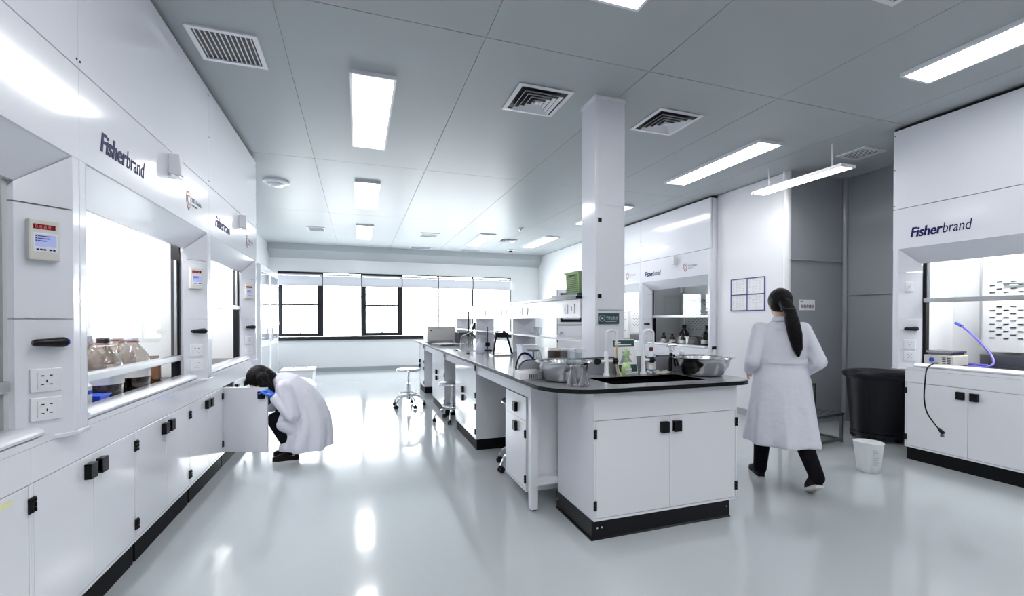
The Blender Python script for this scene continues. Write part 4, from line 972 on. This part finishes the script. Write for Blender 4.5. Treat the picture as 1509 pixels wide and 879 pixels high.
# white crate + wrapped bundle by the window
cr = thing('crate', 'white crate with a clear lid standing on the floor behind the crouching person', 'crate', (-1.05, 9.3, 0))
MB().loft(taper_box(.25, .28, .28, .30, 0, .34)).build('crate_body', white2, cr, bevel=.01); MB().box(-.29, .29, -.31, .31, .34, .37).build('lid', plas, cr); MB().tube([(-.1, 0, .37), (-.05, 0, .42), (.1, 0, .42), (.15, 0, .37)], .008, 8).build('handle', alu, cr)
bg = MB().ball((0, 0, .16), .34, (1, 1.3, .48), 12)
for v in bg.b.verts: v.co += Vector((math.sin(v.co.y * 31 + v.co.z * 40), math.sin(v.co.x * 37), math.sin(v.co.x * 29 + v.co.y * 23))) * .012; v.co.z = max(v.co.z, 0)
tag(bg.build('plastic_bag', mat('bag_white', (.78, .79, .8), .35, bump=.5), None, smooth=True, loc=(-1.0, 8.3, 0)), 'crumpled white plastic bag on the floor in front of the crate', 'bag')
# ============================================================ PEOPLE
def limb(m, pts, rs, n=14):
    for i in range(len(pts) - 1): m.cyl(pts[i], pts[i + 1], rs[i], rs[i + 1], n)
    for p, r in zip(pts, rs): m.ball(Vector(p), r, n=8)
def fuse(m, name, material, parent, voxel=.006, smooth=4, label=None):
    o = m.build('tmp', material)
    r = o.modifiers.new('r', 'REMESH'); r.mode = 'VOXEL'; r.voxel_size = voxel; r.use_smooth_shade = True
    s = o.modifiers.new('s', 'SMOOTH'); s.iterations = smooth; s.factor = .5
    dg = bpy.context.evaluated_depsgraph_get(); me = bpy.data.meshes.new_from_object(o.evaluated_get(dg))
    bpy.data.objects.remove(o); me.name = name; me.materials.clear(); me.materials.append(material)
    for p in me.polygons: p.use_smooth = True
    q = bpy.data.objects.new(name, me); C.objects.link(q); q.parent = parent
    if label: q['label'] = label
    return q
def ring(c, rx, ry, up=(0, 0, 1), fw=(0, 1, 0), n=32, fold=0.0, k=7, ph=0.0):
    c, up, fw = Vector(c), Vector(up).normalized(), Vector(fw); x = fw.cross(up).normalized(); y = up.cross(x).normalized()
    return [c + x * rx * math.cos(a) * (1 + fold * math.sin(k * a + ph)) + y * ry * math.sin(a) * (1 + fold * math.sin(k * a + ph)) for a in [2 * PI * i / n for i in range(n)]]
def hand(m, wrist, d, nrm, side, curl=.5, r=.0085, L=.075):
    """palm + four unequal bent fingers + thumb; d = pointing direction, nrm = back-of-hand normal"""
    d, nrm = Vector(d).normalized(), Vector(nrm); x = d.cross(nrm).normalized() * side; nrm = x.cross(d).normalized() * side; wrist = Vector(wrist)
    palm = wrist + d * .045
    M = Matrix((( x.x, d.x, nrm.x, palm.x), (x.y, d.y, nrm.y, palm.y), (x.z, d.z, nrm.z, palm.z), (0, 0, 0, 1)))
    bmesh.ops.create_uvsphere(m.b, u_segments=16, v_segments=10, radius=1, matrix=M @ Matrix.Diagonal((.038, .05, .015, 1)))
    m.cyl(wrist - d * .03, wrist + d * .02, .024, .026)
    for i, (off, ln) in enumerate(((-.028, .8), (-.010, .97), (.009, 1.0), (.027, .9))):
        p = wrist + d * (.078 - abs(off) * .25) + x * off; q = d.copy(); P = [p - d * .02]; ln *= L
        P.append(p)
        for s, a in ((.45, curl), (.32, curl * 1.1), (.23, curl * .7)):
            q = (q * math.cos(a) - nrm * math.sin(a)).normalized(); nrm2 = nrm * math.cos(a) + d * math.sin(a); P.append(P[-1] + q * ln * s)
        limb(m, P, [r, r, r * .95, r * .85, r * .75], 8)
    t0 = wrist + d * .02 + x * .028
    limb(m, [t0, t0 + x * .022 + d * .022 - nrm * .008, t0 + x * .030 + d * .050 - nrm * .018, t0 + x * .028 + d * .070 - nrm * .026], [.013, .011, .010, .008], 8)
def head(m, H):
    m.ball((0, 0, 0), 1, (.073, .090, .092), 12) if False else None
    t = MB(); t.ball((0, -.008, .022), 1, (.074, .092, .088), 12).ball((0, .030, -.035), 1, (.055, .058, .062), 10).ball((0, .058, -.075), 1, (.026, .024, .022), 8)
    t.ball((0, .088, -.018), 1, (.013, .020, .022), 8).ball((0, .074, .016), 1, (.045, .016, .012), 8).ball((0, .082, -.048), 1, (.022, .010, .010), 8)
    for s in (-1, 1): t.ball((s * .074, -.008, -.012), 1, (.009, .020, .030), 8)
    bmesh.ops.transform(t.b, matrix=H, verts=t.b.verts)
    me = bpy.data.meshes.new('h'); t.b.to_mesh(me); t.b.free(); m.b.from_mesh(me); bpy.data.meshes.remove(me)
def face_bits(H, body):
    for s in (-1, 1):
        e = MB().ball((s * .030, .072, .0), .012, n=8).build('eye', white2, body, smooth=True, M=H)
        MB().ball((s * .030, .081, .0), .006, n=6).build('iris', hairm, e, smooth=True, M=H)
    MB().ball((0, .089, -.048), 1, (.020, .006, .006), 8).build('lips', mat('lips', (.5, .2, .18), .4), body, smooth=True, M=H)
def shoe_mesh(par, heel, toe, pitch=0.0, lab=None):
    heel, toe = Vector(heel), Vector(toe); d = (toe - heel); L_ = d.length; a = math.atan2(d.y, d.x) - PI / 2; el = math.asin(max(-1, min(1, d.z / L_)))
    M = Matrix.Translation(heel) @ Matrix.Rotation(a, 4, 'Z') @ Matrix.Rotation(el, 4, 'X')
    def outl(s, z): return [Vector((x * s, y * L_, z)) for x, y in ((.026, .0), (.034, .10), (.033, .30), (.038, .55), (.044, .75), (.036, .92), (.015, 1.0), (-.012, 1.0), (-.030, .92), (-.038, .75), (-.032, .55), (-.029, .30), (-.032, .10), (-.024, .0))]
    up_ = MB().loft([outl(.96, .018), outl(1.0, .035), [v + Vector((0, 0, .030 + .035 * max(0, 1 - v.y / (.62 * L_)) + .006)) for v in outl(.86, .02)], [Vector((v.x, v.y * .45, .10)) for v in outl(.72, 0)]])
    u_ = up_.build('shoe', shoe, par, smooth=True, M=M)
    MB().loft([outl(1.02, 0), outl(1.05, .008), outl(1.03, .022)]).build('sole', sole, u_, smooth=True, M=M)
    k = MB()
    for j in range(4): k.cyl((-.018, L_ * (.42 + j * .07), .078 - j * .008), (.018, L_ * (.42 + j * .07), .078 - j * .008), .003, n=6)
    k.build('laces', sole, u_, M=M)
# --- walking person
wp = thing('person', 'person in a long white lab coat walking away, black ponytail, dark trousers', 'person', (3.17, 2.68, 0), math.radians(-30))
H1 = Matrix.Translation((.0, .07, 1.415)) @ Matrix.Rotation(math.radians(-8), 4, 'X') @ Matrix.Scale(.97, 4)
ARM = {-1: [(-.155, .03, 1.215), (-.235, -.05, .97), (-.20, .14, .88)], 1: [(.155, .03, 1.215), (.24, -.05, .97), (.21, .13, .87)]}
LEG = {-1: [(-.085, .0, .80), (-.105, .10, .43), (-.125, .11, .085)], 1: [(.085, 0, .80), (.105, -.02, .44), (.125, -.29, .16)]}
FOOT = {-1: [(-.127, .07, .0), (-.135, .29, .0)], 1: [(.125, -.335, .095), (.13, -.15, .0)]}
m = MB(); head(m, H1)
limb(m, [(0, .03, 1.25), (0, .055, 1.36)], [.052, .048])
m.loft([ring((0, 0, .74), .14, .10), ring((0, 0, .84), .155, .11), ring((0, .01, .98), .125, .09), ring((0, .02, 1.12), .145, .10), ring((0, .03, 1.21), .15, .085), ring((0, .03, 1.27), .06, .055)])
for s in (-1, 1):
    limb(m, ARM[s], [.05, .038, .026]); hand(m, ARM[s][2], (-.1 * s, .9, -.25), (s, 0, .3), s, .45)
    limb(m, LEG[s], [.085, .052, .036]); limb(m, [LEG[s][2], Vector(FOOT[s][0]) + Vector((0, .03, .04)), Vector(FOOT[s][1]) + Vector((0, -.09, .046))], [.030, .018, .010])
body = fuse(m, 'body', skin, wp, .006, 3); face_bits(H1, body)
m = MB()
for s in (-1, 1): limb(m, [LEG[s][0], LEG[s][1], Vector(LEG[s][1]).lerp(Vector(LEG[s][2]), 1.02)], [.105, .068, .050])
m.loft([ring((0, 0, .76), .16, .12), ring((0, .02, .93), .13, .085)])
fuse(m, 'trousers', trous, wp, .008, 3)
for s in (-1, 1): shoe_mesh(wp, *FOOT[s])
m = MB()
Z = [(1.285, .070, .066, 0), (1.262, .098, .078, 0), (1.225, .180, .100, 0), (1.14, .190, .125, 0), (1.02, .176, .125, .01), (.92, .176, .130, .02), (.82, .205, .158, .025), (.66, .222, .185, .035), (.50, .242, .215, .065), (.36, .262, .245, .085), (.33, .263, .247, .09)]
m.loft([ring((.0, .03 - (1.28 - z) * .03, z), a, b, fold=f, k=7, ph=z * 2) for z, a, b, f in Z])
for s in (-1, 1): limb(m, [ARM[s][0], ARM[s][1], Vector(ARM[s][1]).lerp(Vector(ARM[s][2]), .93)], [.062, .054, .044])
coat = fuse(m, 'lab_coat', coatm, wp, .009, 3)
MB().loft([ring((0, .018, 1.285), .074, .068), ring((0, .018, 1.318), .062, .058), ring((0, .02, 1.322), .056, .052)]).build('collar', coatm, coat, smooth=True)
MB().loft([ring((0, .016, .955), .182, .136, fold=.015), ring((0, .016, .99), .180, .134, fold=.012)]).build('waist_band', coatm, coat, smooth=True)
m = MB(); m.ball((0, 0, 0), 1, (.090, .106, .106), 12)
bmesh.ops.transform(m.b, matrix=H1 @ Matrix.Translation((0, -.022, .030)), verts=m.b.verts)
limb(m, [(0, -.045, 1.42), (.015, -.085, 1.37), (.03, -.10, 1.28), (.045, -.115, 1.18), (.06, -.12, 1.08), (.068, -.115, 1.02)], [.045, .042, .050, .050, .036, .012])
hr = fuse(m, 'hair', hairm, wp, .006, 2)
MB().torus((.012, -.078, 1.375), .043, .010).build('hair_band', black, hr, smooth=True)
# --- crouching person
cp_ = thing('person', 'person in a white lab coat and blue gloves crouching at the open cabinet door', 'person', (-.50, 4.56, 0), math.radians(90))
H2 = Matrix.Translation((.03, .335, .745)) @ Matrix.Rotation(math.radians(-48), 4, 'X') @ Matrix.Rotation(math.radians(12), 4, 'Z') @ Matrix.Scale(.97, 4)
A_ = {-1: [(-.11, .12, .69), (-.155, .05, .45), (-.125, .20, .615)], 1: [(.20, .14, .69), (.25, .28, .48), (.22, .46, .50)]}
L_ = {-1: [(-.03, -.09, .30), (-.06, .20, .40), (-.035, .055, .085)], 1: [(.14, -.09, .30), (.16, .17, .43), (.14, .05, .085)]}
F_ = {-1: [(-.035, .01, .0), (-.04, .225, .0)], 1: [(.14, .03, .0), (.145, .245, .0)]}
m = MB(); head(m, H2)
limb(m, [(.05, .17, .70), (.04, .28, .74)], [.052, .048])
m.loft([ring((.055, -.13, .25), .14, .11, (0, -.3, 1)), ring((.055, -.10, .36), .155, .12, (0, .3, 1)), ring((.055, -.02, .50), .13, .10, (0, .5, 1)), ring((.05, .07, .62), .145, .10, (0, .8, 1)), ring((.05, .13, .68), .15, .085, (0, 1, .8)), ring((.05, .18, .71), .06, .055, (0, 1, .5))])
for s in (-1, 1):
    limb(m, A_[s], [.05, .038, .026]); limb(m, L_[s], [.088, .055, .038]); limb(m, [L_[s][2], Vector(F_[s][0]) + Vector((0, .03, .04)), Vector(F_[s][1]) + Vector((0, -.09, .046))], [.030, .018, .010])
HD = {-1: (Vector(A_[-1][2]), (.12, .62, .75), (-.15, -.8, .6), 1.0), 1: (Vector(A_[1][2]), (0, 1, .1), (0, 0, 1), .5)}
for s in (-1, 1): hand(m, HD[s][0], HD[s][1], HD[s][2], s, HD[s][3], .0078, .07)
body = fuse(m, 'body', skin, cp_, .006, 2); face_bits(H2, body)
for s in (-1, 1):
    m = MB(); hand(m, HD[s][0], HD[s][1], HD[s][2], s, HD[s][3], .0096, .078)
    d_ = Vector(HD[s][1]).normalized(); m.cyl(HD[s][0] - d_ * .03, HD[s][0] + d_ * .03, .030, .030)
    m.ball(HD[s][0] + d_ * .045, .0, n=4) if False else None
    bmesh.ops.scale(m.b, vec=(1.04,) * 3, space=Matrix.Translation(-(HD[s][0] + d_ * .05)), verts=m.b.verts)
    fuse(m, 'glove', blueg, cp_, .0035, 2, 'blue nitrile glove')
m = MB()
for s in (-1, 1): limb(m, [L_[s][0], L_[s][1], Vector(L_[s][1]).lerp(Vector(L_[s][2]), .92)], [.11, .068, .052])
m.loft([ring((.055, -.14, .24), .16, .12, (0, -.3, 1)), ring((.055, -.09, .40), .16, .12, (0, .3, 1))])
fuse(m, 'trousers', trous, cp_, .008, 3)
for s in (-1, 1): shoe_mesh(cp_, *F_[s])
m = MB()
m.loft([ring((.05, .215, .745), .066, .062, (0, 1, .35)), ring((.05, .17, .735), .12, .085, (0, 1, .5)), ring((.05, .11, .70), .185, .115, (0, 1, .9)), ring((.05, .03, .61), .19, .14, (0, .7, 1), fold=.02), ring((.05, -.055, .49), .19, .15, (0, .45, 1), fold=.035),
        ring((.05, -.075, .38), .215, .18, (0, .1, 1), fold=.05), ring((.05, -.065, .26), .235, .20, (0, -.1, 1), fold=.08), ring((.05, -.045, .15), .25, .215, (0, 0, 1), fold=.11), ring((.05, -.045, .11), .25, .22, (0, 0, 1), fold=.11)])
for s in (-1, 1):
    limb(m, [A_[s][0], A_[s][1], Vector(A_[s][1]).lerp(Vector(A_[s][2]), .90)], [.072, .066, .046])
    limb(m, [L_[s][0], Vector(L_[s][0]).lerp(Vector(L_[s][1]), .72)], [.125, .098])
coat = fuse(m, 'lab_coat', coatm, cp_, .009, 3)
MB().loft([ring((.05, .215, .745), .070, .064, (0, 1, .35)), ring((.05, .245, .755), .060, .056, (0, 1, .35)), ring((.05, .247, .756), .054, .05, (0, 1, .35))]).build('collar', coatm, coat, smooth=True)
m = MB(); m.ball((0, 0, 0), 1, (.092, .108, .104), 12)
bmesh.ops.transform(m.b, matrix=H2 @ Matrix.Translation((0, -.022, .034)), verts=m.b.verts)
for x in (-.055, -.01, .07):
    limb(m, [(x, .30, .78), (x - .012, .275, .71), (x - .016, .262, .63), (x - .012, .25, .55)], [.050, .052, .046, .014])
limb(m, [(.03, .29, .79), (.03, .24, .765), (.03, .22, .70)], [.07, .055, .03])
fuse(m, 'hair', hairm, cp_, .006, 2)
